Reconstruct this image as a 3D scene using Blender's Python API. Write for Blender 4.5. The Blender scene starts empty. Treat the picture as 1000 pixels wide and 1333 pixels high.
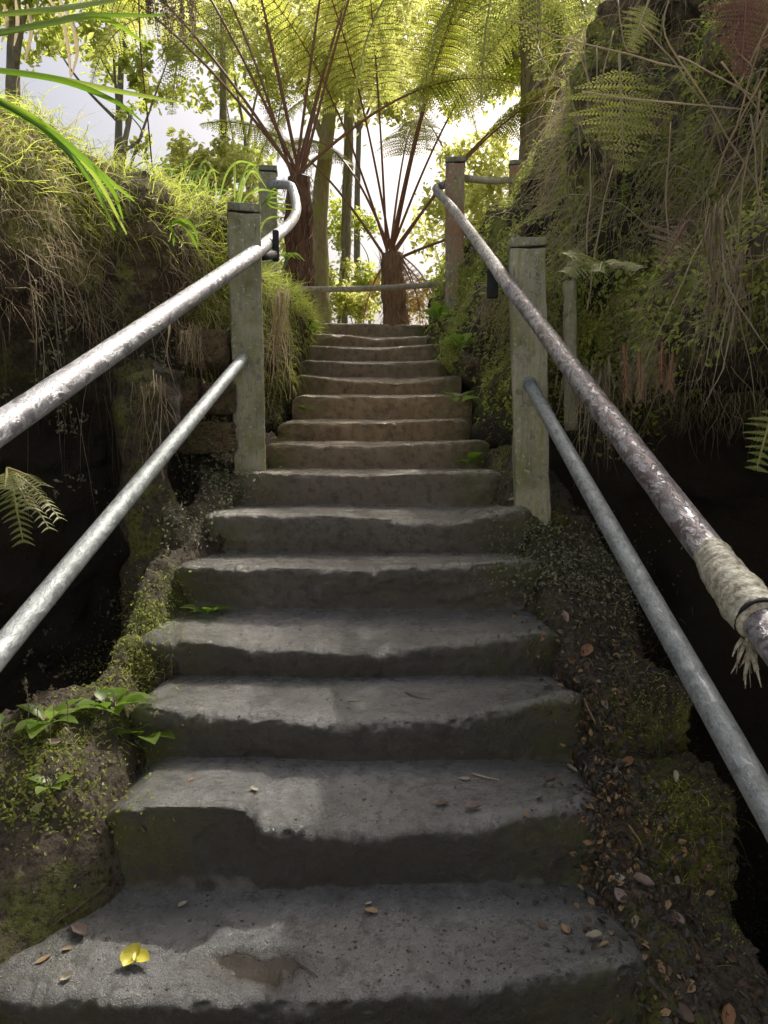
import bpy, math, random
import numpy as np
from mathutils import Vector, Matrix
from mathutils.bvhtree import BVHTree
rng = np.random.default_rng(7); random.seed(7)
scene = bpy.context.scene
COL = scene.collection

# ------------------------------------------------------------------ camera
H0 = 1.05; F = 1000.0; TH = math.atan(66.5/1000)
def P(px, py, Y):
    """point seen at photo pixel (px,py) at horizontal distance Y"""
    u = (px-500)/F; v = -(py-666.5)/F
    dy = math.cos(TH)+v*math.sin(TH); dz = -math.sin(TH)+v*math.cos(TH)
    k = Y/dy
    return np.array([u*k, Y, H0+dz*k])
cam = bpy.data.cameras.new('camera'); co = bpy.data.objects.new('camera', cam); COL.objects.link(co)
cam.sensor_fit = 'VERTICAL'; cam.sensor_height = 24; cam.lens = 24*F/1333; cam.clip_end = 2000; cam.clip_start = 0.05
co.location = (0, 0, H0); co.rotation_euler = (math.pi/2-TH, 0, 0)
scene.camera = co

# ------------------------------------------------------------------ light
SUN_AZ, SUN_EL = math.radians(27), math.radians(50)
w = bpy.data.worlds.new('World'); scene.world = w; w.use_nodes = True
nt = w.node_tree; bg = nt.nodes['Background']
sky = nt.nodes.new('ShaderNodeTexSky'); sky.sky_type = 'NISHITA'; sky.sun_disc = False
sky.sun_elevation = SUN_EL; sky.sun_rotation = SUN_AZ; sky.dust_density = 10.0
nt.links.new(sky.outputs[0], bg.inputs[0]); bg.inputs[1].default_value = 0.15
S = Vector((math.sin(SUN_AZ)*math.cos(SUN_EL), math.cos(SUN_AZ)*math.cos(SUN_EL), math.sin(SUN_EL)))
sl = bpy.data.lights.new('sun', 'SUN'); sl.energy = 5.0; sl.angle = math.radians(0.7); sl.color = (1, .94, .82)
so = bpy.data.objects.new('sun', sl); COL.objects.link(so); so.rotation_euler = (-S).to_track_quat('-Z', 'Y').to_euler()
scene.view_settings.view_transform = 'Standard'; scene.view_settings.look = 'None'
scene.view_settings.exposure = 0; scene.view_settings.gamma = 1
scene.render.engine = 'CYCLES'
scene.cycles.max_bounces = 7; scene.cycles.diffuse_bounces = 6; scene.cycles.transmission_bounces = 4
scene.cycles.caustics_reflective = False; scene.cycles.caustics_refractive = False
scene.cycles.sample_clamp_indirect = 10

# ------------------------------------------------------------------ numpy noise
_perm = np.random.default_rng(3).permutation(256); _perm = np.concatenate([_perm, _perm, _perm])
_grad = np.random.default_rng(4).normal(size=(256, 3)); _grad /= np.linalg.norm(_grad, axis=1)[:, None]
def pn(p):
    p = np.asarray(p, float); i = np.floor(p).astype(int); f = p-i; i = i & 255
    u = f*f*f*(f*(f*6-15)+10); r = 0
    for a in (0, 1):
        for b in (0, 1):
            for c in (0, 1):
                h = _perm[_perm[_perm[i[:, 0]+a]+i[:, 1]+b]+i[:, 2]+c]
                d = (f-np.array([a, b, c]))
                wgt = (u[:, 0] if a else 1-u[:, 0])*(u[:, 1] if b else 1-u[:, 1])*(u[:, 2] if c else 1-u[:, 2])
                r = r+wgt*np.einsum('ij,ij->i', _grad[h], d)
    return r*1.4
def fbm(p, sc, oct=4, off=0.0, gain=.5):
    p = np.asarray(p, float)*sc+off; a = 1; r = 0
    for o in range(oct):
        r = r+a*pn(p); p = p*2.03+17.1; a *= gain
    return r
def sst(a, b, x):
    t = np.clip((x-a)/(b-a), 0, 1); return t*t*(3-2*t)

# ------------------------------------------------------------------ mesh helpers
def mesh(name, V, Fq, mats, mi=None, smooth=False, attr=None, side=None):
    V = np.ascontiguousarray(V, dtype=np.float32); Fq = np.ascontiguousarray(Fq, dtype=np.int32)
    me = bpy.data.meshes.new(name); n = Fq.shape[1]
    me.vertices.add(len(V)); me.vertices.foreach_set('co', V.ravel())
    me.loops.add(Fq.size); me.loops.foreach_set('vertex_index', Fq.ravel())
    me.polygons.add(len(Fq)); me.polygons.foreach_set('loop_start', np.arange(0, Fq.size, n, dtype=np.int32))
    for m in (mats if isinstance(mats, (list, tuple)) else [mats]): me.materials.append(m)
    if mi is not None: me.polygons.foreach_set('material_index', np.asarray(mi, dtype=np.int32))
    me.polygons.foreach_set('use_smooth', np.full(len(Fq), bool(smooth)))
    if attr is not None:
        a = me.attributes.new('v', 'FLOAT', 'POINT'); a.data.foreach_set('value', np.asarray(attr, dtype=np.float32))
    if side is not None:
        a = me.attributes.new('s', 'FLOAT', 'POINT'); a.data.foreach_set('value', np.asarray(side, dtype=np.float32))
    me.update(calc_edges=True); me.validate()
    return me
def link(name, me, parent=None, loc=None):
    o = bpy.data.objects.new(name, me); COL.objects.link(o)
    if parent is not None: o.parent = parent
    if loc is not None: o.location = loc
    return o
def tag(o, label=None, cat=None, group=None, kind=None):
    if label: o['label'] = label
    if cat: o['category'] = cat
    if group: o['group'] = group
    if kind: o['kind'] = kind
    return o
def empty(name, loc, label, cat, group=None):
    o = bpy.data.objects.new(name, None); COL.objects.link(o); o.location = tuple(loc); o.empty_display_size = .1
    return tag(o, label, cat, group)
def part(name, MBo, parent, smooth=True, label=None):
    """mesh part, vertices given in world space, stored relative to its top thing"""
    root = parent
    off = np.array(root.location) if root.parent is None else np.array(root.parent.location)
    V, Fq, mi, at = MBo.arrays()
    me = mesh(name, V-off, Fq, MBo.mats, mi, smooth, at)
    o = link(name, me, parent)
    if label: o['label'] = label
    return o
class MB:
    def __init__(s, *mats): s.mats = list(mats); s.V = []; s.F = []; s.M = []; s.A = []; s.n = 0
    def add(s, V, Fq, m=0, a=None):
        V = np.asarray(V, float); Fq = np.asarray(Fq, int)
        s.V.append(V); s.F.append(Fq+s.n); s.M.append(np.full(len(Fq), m)); s.A.append(np.full(len(V), .5) if a is None else np.broadcast_to(a, (len(V),)).astype(float)); s.n += len(V)
        return s
    def arrays(s): return np.vstack(s.V), np.vstack(s.F), np.concatenate(s.M), np.concatenate(s.A)
def grid_faces(nu, nv):
    a = np.arange(nu*nv).reshape(nu, nv)
    return np.stack([a[:-1, :-1], a[1:, :-1], a[1:, 1:], a[:-1, 1:]], -1).reshape(-1, 4)
def smooth_path(pts, n=8):
    pts = [np.array(p, float) for p in pts]; out = []
    Q = [2*pts[0]-pts[1]]+pts+[2*pts[-1]-pts[-2]]
    for i in range(1, len(Q)-2):
        for k in range(n):
            t = k/n; a, b, c, d = Q[i-1:i+3]
            out.append(.5*((2*b)+(-a+c)*t+(2*a-5*b+4*c-d)*t*t+(-a+3*b-3*c+d)*t**3))
    out.append(pts[-1]); return np.array(out)
def tube(path, rad, n=12, cap=True, jitter=0, seed=0):
    path = np.asarray(path, float); m = len(path); rad = np.broadcast_to(rad, (m,)).astype(float)
    T = np.gradient(path, axis=0); T /= np.linalg.norm(T, axis=1)[:, None]+1e-9
    up = np.array([0, 0, 1.]) if abs(T[0, 2]) < .9 else np.array([1., 0, 0])
    A = np.zeros((m, 3)); a = np.cross(T[0], up); a /= np.linalg.norm(a); A[0] = a
    for i in range(1, m):
        a = A[i-1]-T[i]*np.dot(A[i-1], T[i]); A[i] = a/(np.linalg.norm(a)+1e-9)
    B = np.cross(T, A); th = np.linspace(0, 2*np.pi, n, endpoint=False)
    R = rad[:, None]*np.ones(n)
    base = path[:, None]+R[..., None]*(A[:, None]*np.cos(th)[None, :, None]+B[:, None]*np.sin(th)[None, :, None])
    if jitter:
        k = fbm(base.reshape(-1, 3), 1/(rad.mean()*2), 3, seed).reshape(m, n)
        base = path[:, None]+(base-path[:, None])*(1+jitter*k)[..., None]
    if cap:
        base = np.concatenate([np.repeat(path[:1, None], n, 1), base, np.repeat(path[-1:, None], n, 1)]); m += 2
    idx = np.arange(m*n).reshape(m, n); nx = np.roll(idx, -1, 1)
    Fq = np.stack([idx[:-1], nx[:-1], nx[1:], idx[1:]], -1).reshape(-1, 4)
    return base.reshape(-1, 3), Fq
def rbox(cx, cy, z0, z1, wx, wy, rotz=0, lean=(0, 0), bev=.006, amp=.002, res=.02, seed=0, top_center=None):
    """finely divided, bevelled, slightly irregular box"""
    def ax(n, L):
        k = max(2, int(L/res)); e = np.linspace(-L/2+bev, L/2-bev, k); return np.concatenate([[-L/2], e, [L/2]])
    X, Y, Z = ax(0, wx), ax(0, wy), ax(0, z1-z0); V = []; Fs = []; n = 0
    def face(a, b, fn):
        nonlocal n
        A_, B_ = np.meshgrid(a, b, indexing='ij'); v = fn(A_.ravel(), B_.ravel()); V.append(v); Fs.append(grid_faces(len(a), len(b))+n); n += len(v)
    hx, hy, hz = wx/2, wy/2, (z1-z0)/2
    for s_ in (-1, 1):
        face(X, Z, lambda a, b: np.stack([a, np.full_like(a, s_*hy), b], 1)); face(Y, Z, lambda a, b: np.stack([np.full_like(a, s_*hx), a, b], 1)); face(X, Y, lambda a, b: np.stack([a, b, np.full_like(a, s_*hz)], 1))
    V = np.vstack(V); h = np.array([hx, hy, hz]); inner = np.clip(V, -h+bev, h-bev); d = V-inner; L = np.linalg.norm(d, axis=1)[:, None]+1e-9
    V = np.where(L > bev*.2, inner+d/L*bev, V)
    V = V+fbm(V, 9, 3, seed)[:, None]*amp*(V/h)
    zr = (V[:, 2]+hz); c, s_ = math.cos(rotz), math.sin(rotz)
    x = V[:, 0]*c-V[:, 1]*s_+cx+lean[0]*zr; y = V[:, 0]*s_+V[:, 1]*c+cy+lean[1]*zr
    return np.stack([x, y, zr+z0], 1), np.vstack(Fs)
def strands(R, D, L, Wd, grav, curl, seg=5, attr=None, face=None):
    """ribbons: roots R, directions D, lengths L, widths Wd"""
    N = len(R); R = R.copy(); D = D/np.linalg.norm(D, axis=1)[:, None]; L = np.broadcast_to(L, (N,)); Wd = np.broadcast_to(Wd, (N,)); grav = np.broadcast_to(grav, (N,))
    sd = np.cross(D, rng.normal(size=(N, 3))); sd /= np.linalg.norm(sd, axis=1)[:, None]+1e-9
    pts = []; p = R; d = D.copy()
    for k in range(seg+1):
        wv = (Wd*(1-(k/seg)**2*.85))[:, None]*.5
        pts.append(np.stack([p-sd*wv, p+sd*wv], 1))
        d = d+np.array([0, 0, -1.])*(grav/seg)[:, None]+rng.normal(size=(N, 3))*curl/seg; d /= np.linalg.norm(d, axis=1)[:, None]
        p = p+d*(L/seg)[:, None]
    V = np.stack(pts, 1).reshape(N, (seg+1)*2, 3)
    q = np.array([[2*k, 2*k+1, 2*k+3, 2*k+2] for k in range(seg)])
    Fq = (q[None]+(np.arange(N)*(seg+1)*2)[:, None, None]).reshape(-1, 4)
    at = rng.random(N) if attr is None else attr
    return V.reshape(-1, 3), Fq, np.repeat(at, (seg+1)*2)
def leaves(C, Nrm, size, attr=None, aspect=.55, flat=.0):
    """small folded leaf: two quads"""
    N = len(C); size = np.broadcast_to(size, (N,))[:, None]; Nrm = Nrm/(np.linalg.norm(Nrm, axis=1)[:, None]+1e-9)
    t = np.cross(Nrm, rng.normal(size=(N, 3))); t /= np.linalg.norm(t, axis=1)[:, None]+1e-9; b = np.cross(Nrm, t)
    o = lambda a, c, h: C+t*size*a+b*size*c*aspect+Nrm*size*h
    V = np.stack([o(-.5, 0, 0), o(-.12, .5, .12), o(.25, .36, .1), o(.55, 0, -.05), o(.25, -.36, .1), o(-.12, -.5, .12)], 1)
    Fq = np.array([[0, 3, 2, 1], [0, 5, 4, 3]])[None]+(np.arange(N)*6)[:, None, None]
    at = rng.random(N) if attr is None else attr
    return V.reshape(-1, 3), Fq.reshape(-1, 4), np.repeat(at, 6)

# ------------------------------------------------------------------ materials
class NT:
    def __init__(s, name):
        s.m = bpy.data.materials.new(name); s.m.use_nodes = True; s.t = s.m.node_tree; s.t.nodes.clear()
        s.out = s.t.nodes.new('ShaderNodeOutputMaterial'); s.tc = s.t.nodes.new('ShaderNodeNewGeometry')
    def n(s, ty, **k):
        nd = s.t.nodes.new(ty)
        for a, b in k.items():
            if a.startswith('_'): setattr(nd, a[1:], b)
            else:
                key = int(a[1:]) if a[0] == 'i' and a[1:].isdigit() else a.replace('__', ' ')
                if isinstance(b, bpy.types.NodeSocket): s.t.links.new(b, nd.inputs[key])
                else: nd.inputs[key].default_value = b
        return nd
    def noise(s, scale, detail=5, rough=.6, vec=None, dist=0):
        return s.n('ShaderNodeTexNoise', Vector=vec or s.tc.outputs['Position'], Scale=scale, Detail=detail, Roughness=rough, Distortion=dist).outputs['Fac']
    def ramp(s, fac, *st):
        r = s.n('ShaderNodeValToRGB', Fac=fac); e = r.color_ramp.elements
        while len(e) < len(st): e.new(.5)
        for k, (p, c) in enumerate(st): e[k].position = p; e[k].color = (c, c, c, 1) if isinstance(c, (int, float)) else (*c, 1)
        return r.outputs['Color']
    def mix(s, f, a, b):
        nd = s.n('ShaderNodeMix', _data_type='RGBA')
        for key, v in ((0, f), (6, a), (7, b)):
            if isinstance(v, bpy.types.NodeSocket): s.t.links.new(v, nd.inputs[key])
            else: nd.inputs[key].default_value = v if key == 0 else (*v, 1)
        return nd.outputs[2]
    def math(s, op, a, b=0.0, c=None):
        nd = s.n('ShaderNodeMath', _operation=op, i0=a, i1=b)
        if c is not None: nd.inputs[2].default_value = c
        return nd.outputs[0]
    def attr(s, nm='v'): return s.n('ShaderNodeAttribute', _attribute_name=nm).outputs['Fac']
    def bump(s, h, dist, strength=1.0, normal=None):
        nd = s.n('ShaderNodeBump', Height=h, Distance=dist, Strength=strength)
        if normal: s.t.links.new(normal, nd.inputs['Normal'])
        return nd.outputs[0]
    def princ(s, col, rough, nor=None, metal=0.0, spec=.5, coat=None):
        k = dict(Roughness=rough, Metallic=metal); k['Base__Color'] = col if isinstance(col, bpy.types.NodeSocket) else (*col, 1)
        k['Specular__IOR__Level'] = spec
        if nor: k['Normal'] = nor
        p = s.n('ShaderNodeBsdfPrincipled', **k); s.t.links.new(p.outputs[0], s.out.inputs[0]); return s.m
    def leaf(s, col, trans=.5, tcol=None, rough=.5, gloss=.06):
        d = s.n('ShaderNodeBsdfDiffuse', Color=col).outputs[0]; t = s.n('ShaderNodeBsdfTranslucent', Color=tcol or col).outputs[0]
        a = s.n('ShaderNodeMixShader', i0=trans, i1=d, i2=t).outputs[0]
        g = s.n('ShaderNodeBsdfGlossy', Roughness=rough, Color=(.9, .9, .9, 1)).outputs[0]
        s.t.links.new(s.n('ShaderNodeMixShader', i0=gloss, i1=a, i2=g).outputs[0], s.out.inputs[0]); return s.m

def stone_mat():
    s = NT('worn_wet_stone'); side = s.attr('s'); lev = s.attr('v')
    big = s.noise(3.0, 4, .6); mid = s.noise(14, 5, .65); fine = s.noise(95, 5, .75); vf = s.noise(260, 3, .65)
    c = s.mix(s.ramp(big, (.35, 0.0), (.65, 1.0)), (.225, .23, .236), (.375, .382, .39))
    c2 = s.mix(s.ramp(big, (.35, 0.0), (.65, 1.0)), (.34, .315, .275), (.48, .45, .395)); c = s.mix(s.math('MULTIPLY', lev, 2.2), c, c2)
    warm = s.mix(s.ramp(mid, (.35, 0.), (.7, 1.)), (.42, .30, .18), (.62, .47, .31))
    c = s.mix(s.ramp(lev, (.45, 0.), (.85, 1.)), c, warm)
    c = s.mix(s.math('MULTIPLY', s.ramp(s.noise(26, 6, .75), (.38, .9), (.5, 0.0)), .6), c, (.07, .066, .06))
    c = s.mix(s.ramp(vf, (.70, 0.0), (.8, .4)), c, (.4, .39, .36))
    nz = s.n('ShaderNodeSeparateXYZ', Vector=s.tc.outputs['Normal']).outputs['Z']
    c = s.mix(s.math('MULTIPLY', s.ramp(nz, (.35, .85), (.85, 0.)), s.math('SUBTRACT', 1.0, lev)), c, (.062, .054, .044))  # mud tone on lower risers, darkened to stand in for their shade
    moss = s.mix(mid, (.09, .10, .03), (.20, .21, .06))
    mf = s.math('MULTIPLY', side, s.ramp(s.noise(9, 6, .7), (.38, 0.0), (.58, 1.0)))
    c = s.mix(s.math('MULTIPLY', mf, .8), c, moss)
    ns = s.n('ShaderNodeSeparateXYZ', Vector=s.tc.outputs['Normal']).outputs['Z']
    ro = s.ramp(s.noise(5, 5, .7), (.35, .13), (.62, .36))
    ro = s.mix(s.ramp(ns, (.3, 1.0), (.8, 0.0)), ro, (.8, .8, .8))
    pc_ = P(328, 1229, 1.59); off = s.n('ShaderNodeVectorMath', _operation='SUBTRACT', i0=s.tc.outputs['Position'], i1=tuple(pc_)).outputs[0]
    sc_ = s.n('ShaderNodeVectorMath', _operation='MULTIPLY', i0=off, i1=(3.8, 13., 5.)).outputs[0]; ln = s.n('ShaderNodeVectorMath', _operation='LENGTH', i0=sc_).outputs['Value']
    dd_ = s.math('ADD', ln, s.math('MULTIPLY', s.noise(9, 3, .5), 1.5)); pm = s.ramp(s.math('MULTIPLY', dd_, .5), (.55, 1.0), (.80, 0.0))
    c = s.mix(s.math('MULTIPLY', pm, .95), c, (.045, .036, .026)); ro = s.mix(pm, ro, (.22, .22, .22)); inv = s.math('SUBTRACT', 1.0, s.math('MULTIPLY', pm, .93)); fine = s.math('MULTIPLY', fine, inv); vf = s.math('MULTIPLY', vf, inv)
    b1 = s.bump(fine, .011, 1.0); b2 = s.bump(vf, .006, 1.0, b1); b3 = s.bump(s.math('MULTIPLY', s.noise(45, 5, .6), inv), .008, .6, b2)
    m_ = s.princ(c, ro, b3, spec=.8); pr_ = [n_ for n_ in s.t.nodes if n_.type == 'BSDF_PRINCIPLED'][0]; s.t.links.new(s.math('MULTIPLY', s.math('MULTIPLY', inv, .9), s.ramp(nz, (.5, 0.), (.9, 1.))), pr_.inputs['Coat Weight']); s.t.links.new(s.math('ADD', s.math('MULTIPLY', inv, .7), .08), pr_.inputs['Specular IOR Level']); pr_.inputs['Coat Roughness'].default_value = .12; pr_.inputs['Coat IOR'].default_value = 1.9; s.t.links.new(b3, pr_.inputs['Coat Normal']); return m_
def earth_mat(name, dark, light, moss1, moss2, mossamt=.5, rough=.9, warm=None, hollow_shade=None, void_shade=False):
    s = NT(name); big = s.noise(2.2, 5, .6); mid = s.noise(11, 6, .7); fine = s.noise(60, 5, .7)
    c = s.mix(s.ramp(mid, (.3, 0.), (.7, 1.)), dark, light)
    if warm: c = s.mix(s.ramp(s.noise(4, 3, .5), (.5, 0.), (.65, .8)), c, warm)
    m = s.mix(fine, moss1, moss2); c = s.mix(s.ramp(s.math('ADD', big, s.math('MULTIPLY', mid, .6)), (.95-.35*mossamt, 0.), (1.05-.35*mossamt, 1.0)), c, m)
    c = s.mix(s.ramp(fine, (.35, .8), (.5, 0.)), c, tuple(x*.35 for x in dark))
    if void_shade: c = s.mix(s.ramp(s.noise(2.6, 4, .6), (.50, 0.), (.60, .92)), c, (.022, .018, .014))  # dark patches painted in as the shade of cavities
    if hollow_shade:
        z_ = s.n('ShaderNodeSeparateXYZ', Vector=s.tc.outputs['Position']).outputs['Z']; zz = s.math('ADD', z_, s.math('MULTIPLY', mid, .5)); c = s.mix(s.ramp(s.math('MULTIPLY', zz, .3), (hollow_shade[0]*.3, 1.), (hollow_shade[1]*.3, 0.)), c, (.045, .038, .03))  # colour darkened below a height, standing in for shade in the hollows
    b = s.bump(fine, .02, .9); b = s.bump(mid, .06, .7, b)
    return s.princ(c, rough, b, spec=.3)
M = {}
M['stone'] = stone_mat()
M['soil'] = earth_mat('damp_soil', (.08, .068, .05), (.22, .18, .135), (.08, .09, .025), (.20, .21, .06), .3, .75)
M['bank'] = earth_mat('earth_bank', (.08, .065, .045), (.28, .22, .15), (.16, .18, .05), (.42, .43, .12), .5, .9, warm=(.14, .09, .05), hollow_shade=(1.45, 2.15))
M['cliff'] = earth_mat('mossy_rock_cliff', (.09, .075, .055), (.38, .30, .20), (.24, .28, .07), (.56, .56, .16), .6, .9, hollow_shade=(1.4, 1.9), void_shade=True)
M['moss'] = earth_mat('moss_block', (.07, .06, .045), (.17, .145, .10), (.10, .11, .03), (.26, .26, .07), .45, .9)
M['pale'] = earth_mat('pale_bounce_surface', (.50, .50, .50), (.60, .60, .59), (.2, .2, .1), (.3, .3, .15), .1, .9)  # high albedo for the added light-bouncing ground and slope
M['path'] = earth_mat('landing_path', (.07, .055, .04), (.16, .13, .095), (.08, .08, .03), (.12, .11, .05), .2, .85)
M['ground'] = earth_mat('forest_ground', (.05, .04, .025), (.10, .08, .05), (.06, .07, .02), (.13, .13, .04), .6, .9)
def post_mat(name, a, b, stain, amt):
    s = NT(name); tx = s.n('ShaderNodeMapping', Vector=s.tc.outputs['Position'], Scale=(14, 14, 1.6)).outputs[0]
    grain = s.noise(3, 5, .65, tx); sp = s.noise(55, 3, .6); big = s.noise(5, 4, .6)
    c = s.mix(grain, a, b); c = s.mix(s.ramp(big, (.6-amt*.25, 0.), (.68, .85)), c, stain)
    st2 = s.noise(6, 5, .75, s.n('ShaderNodeMapping', Vector=s.tc.outputs['Position'], Scale=(7, 7, .9)).outputs[0]); c = s.mix(s.ramp(st2, (.5, 0.), (.62, .75)), c, (.34, .34, .13)); c = s.mix(s.ramp(st2, (.30, .75), (.42, 0.)), c, (.09, .085, .06)); c = s.mix(s.ramp(sp, (.60, 0.), (.66, .8)), c, (.62, .63, .52)); c = s.mix(s.ramp(s.noise(20, 5, .7), (.3, .7), (.45, 0.)), c, tuple(x*.35 for x in a))
    return s.princ(c, .85, s.bump(sp, .005, .9, s.bump(grain, .02, .8)), spec=.3)
M['post'] = post_mat('mossy_weathered_post', (.38, .37, .27), (.56, .55, .42), (.20, .20, .09), .5)
M['post_red'] = post_mat('lichen_red_post', (.36, .31, .24), (.5, .44, .36), (.50, .19, .09), .9)
M['post_top'] = post_mat('weathered_post_cap', (.27, .27, .22), (.42, .42, .36), (.12, .12, .07), .3)
M['gap'] = NT('dark_gap').princ((.012, .011, .01), .9)
def metal_mat(name, base, dark, scale, amt, rough, bumpd, metal=.6, patch=None):
    s = NT(name); mp = s.n('ShaderNodeMapping', Vector=s.tc.outputs['Position'], Scale=(1, .35, .45)).outputs[0]; n1 = s.noise(scale, 6, .72, mp, .4); n2 = s.noise(scale*5, 4, .6, mp)
    c = s.mix(s.ramp(n1, (.62-amt*.3, 0.), (.66-amt*.2, 1.)), base, dark); c = s.mix(s.ramp(n2, (.35, .5), (.5, 0.)), c, tuple(x*.5 for x in dark))
    if patch: c = s.mix(s.ramp(s.noise(scale*.35, 4, .6), (.48, 0.), (.54, 1.)), c, patch)
    r = s.ramp(n1, (.3, rough), (.7, rough+.25))
    return s.princ(c, r, s.bump(n2, bumpd*.5, .6, s.bump(s.ramp(n1, (.45, 0.), (.52, 1.)), bumpd, .8)), metal=metal, spec=.5)
M['rail_left'] = metal_mat('worn_silver_paint', (.52, .53, .58), (.30, .29, .33), 55, .3, .25, .0014, .6)
M['rail_right'] = metal_mat('peeling_purple_paint', (.42, .415, .46), (.17, .14, .15), 60, .5, .26, .0024, .4)
M['galv'] = metal_mat('galvanised_pipe', (.42, .46, .48), (.26, .29, .30), 60, .4, .42, .0008, .45)
M['bracket'] = metal_mat('black_bracket', (.035, .037, .045), (.02, .02, .02), 30, .3, .5, .001, .2)
s = NT('frayed_tape'); n1 = s.noise(90, 5, .7)
M['tape'] = s.princ(s.mix(s.ramp(n1, (.35, 0.), (.6, 1.)), (.20, .17, .10), (.62, .60, .50)), .5, s.bump(n1, .004, .9), spec=.5)
s = NT('puddle_water'); M['puddle'] = s.princ((.17, .15, .12), .1, s.bump(s.noise(25, 2, .5), .0006, .3), spec=.6)
def leafm(name, c0, c1, c2=None, trans=.5, gloss=.05, boost=1.6):
    s = NT(name); a = s.attr()
    st = [(0., c0), (1., c1)] if c2 is None else [(0., c0), (.5, c1), (1., c2)]
    col = s.ramp(a, *st); hs = s.n('ShaderNodeHueSaturation', Color=col, Value=boost, Saturation=1.05).outputs[0]
    return s.leaf(col, trans, hs, .4, gloss)
M['grass'] = leafm('bank_grass', (.32, .26, .14), (.34, .37, .10), (.35, .40, .08), .5, .03, 2.5)
M['straw'] = leafm('dry_straw', (.22, .17, .11), (.36, .30, .20), (.40, .35, .25), .4, .03, 2.4)
M['root'] = leafm('root_fibre', (.16, .12, .08), (.30, .25, .18), (.38, .34, .26), .25, .02, 2.1)
M['fern'] = leafm('tree_fern_frond', (.15, .18, .04), (.27, .29, .07), (.35, .35, .11), .65, .03, 2.6)
M['deadfrond'] = leafm('dead_frond', (.24, .11, .05), (.36, .19, .09), (.38, .25, .14), .5, .02, 2.3)
M['reddead'] = leafm('dark_red_frond', (.10, .05, .045), (.17, .085, .07), (.20, .12, .10), .3, .02, 1.2)
M['stipe'] = NT('red_brown_stipe'); M['stipe'] = M['stipe'].princ(M['stipe'].mix(M['stipe'].noise(20), (.15, .06, .035), (.33, .17, .09)), .55)
M['stipeg'] = NT('green_stipe').princ((.36, .32, .13), .55)
M['canopy'] = leafm('canopy_leaf', (.20, .23, .06), (.28, .31, .08), (.35, .36, .12), .65, .04, 2.6)
M['canopy2'] = leafm('pale_canopy_leaf', (.26, .27, .09), (.33, .34, .12), (.37, .37, .18), .65, .04, 2.6)
M['blade'] = leafm('sword_leaf', (.10, .18, .02), (.18, .27, .035), (.25, .32, .07), .5, .06, 2.4)
M['weed'] = leafm('weed_leaf', (.12, .21, .03), (.20, .30, .05), (.27, .36, .10), .4, .04, 2.3)
M['creeper'] = leafm('creeper_leaf', (.10, .12, .06), (.20, .22, .11), (.36, .38, .25), .3, .08, 2.0)
M['ledge'] = leafm('ledge_leaf', (.20, .26, .05), (.32, .37, .08), (.38, .40, .14), .45, .04, 2.5)
M['brfern'] = leafm('bright_fern', (.24, .27, .05), (.32, .34, .07), (.37, .37, .11), .6, .03, 2.4)
def bark(name, a, b, moss=None):
    s = NT(name); v = s.n('ShaderNodeMapping', Vector=s.tc.outputs['Position'], Scale=(9, 9, 1.3)).outputs[0]; n1 = s.noise(3, 6, .7, v)
    c = s.mix(s.ramp(n1, (.35, 0.), (.65, 1.)), a, b)
    if moss: c = s.mix(s.ramp(s.noise(5, 4, .6), (.42, 0.), (.56, 1.)), c, moss)
    return s.princ(c, .9, s.bump(n1, .03, .9), spec=.2)
M['bark'] = bark('grey_bark', (.20, .18, .14), (.42, .38, .30)); M['mossbark'] = bark('mossy_bark', (.28, .21, .11), (.48, .40, .22), (.36, .36, .10))
M['fernbark'] = bark('fibrous_fern_trunk', (.10, .048, .03), (.28, .15, .09))
M['fernbark2'] = bark('fibrous_brown_trunk', (.20, .11, .06), (.46, .29, .17))
M['wood'] = bark('weathered_pole', (.34, .31, .24), (.55, .51, .42))
M['mark'] = NT('pale_scratch').princ((.50, .52, .40), .9)
def flat(name, c, r=.6):
    s = NT(name); n1 = s.noise(90, 3, .6); s.princ(s.mix(n1, tuple(x*.6 for x in c), c), r, s.bump(n1, .001, .5)); return s.m
M['l_tan'] = flat('tan_leaf', (.45, .31, .17)); M['l_pink'] = flat('mauve_leaf', (.42, .32, .28)); M['l_orange'] = flat('orange_leaf', (.42, .23, .12))
M['l_pale'] = flat('pale_leaf', (.60, .55, .42)); M['l_brown'] = flat('brown_leaf', (.16, .105, .07)); M['l_yellow'] = flat('yellow_leaf', (.75, .68, .10), .45)
M['pebble'] = flat('dark_grit', (.09, .085, .08), .5)

# ------------------------------------------------------------------ steps
D = [1.5+.32*i for i in range(16)]
EDGE = [
 [(-40, 1290), (250, 1306), (470, 1300), (640, 1285), (838, 1252)],
 [(145, 1050), (318, 1050), (340, 1074), (480, 1086), (600, 1075), (700, 1056), (785, 1045)],
 [(170, 918), (300, 933), (450, 938), (600, 933), (700, 910), (757, 900)],
 [(178, 829), (250, 832), (350, 843), (500, 847), (600, 835), (725, 820)],
 [(225, 736), (450, 739), (600, 734), (700, 727)],
 [(262, 667), (300, 668), (450, 670), (540, 676), (600, 679), (640, 666), (690, 657)],
 [(306, 613), (480, 618), (650, 611)], [(345, 576), (480, 580), (635, 571)], [(365, 548), (480, 550), (610, 544)],
 [(384, 514), (500, 516), (612, 512)], [(385, 487), (430, 492), (520, 499), (600, 487)], [(392, 467), (480, 473), (580, 467)],
 [(396, 449), (490, 454), (575, 446)], [(400, 433), (450, 436), (490, 441), (565, 435)], [(400, 420), (553, 422)]]
BACK = [1152, 988, 880, 795, 719, 656, 608, 572, 544, 512, 489, 469, 450, 437]
def edge_curve(i):
    q = np.array([P(a, b, D[i]) for a, b in EDGE[i]]); return q[:, 0], q[:, 2]
ZM = [float(np.interp(0, *edge_curve(i))) for i in range(15)]
bvh_src = []
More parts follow.
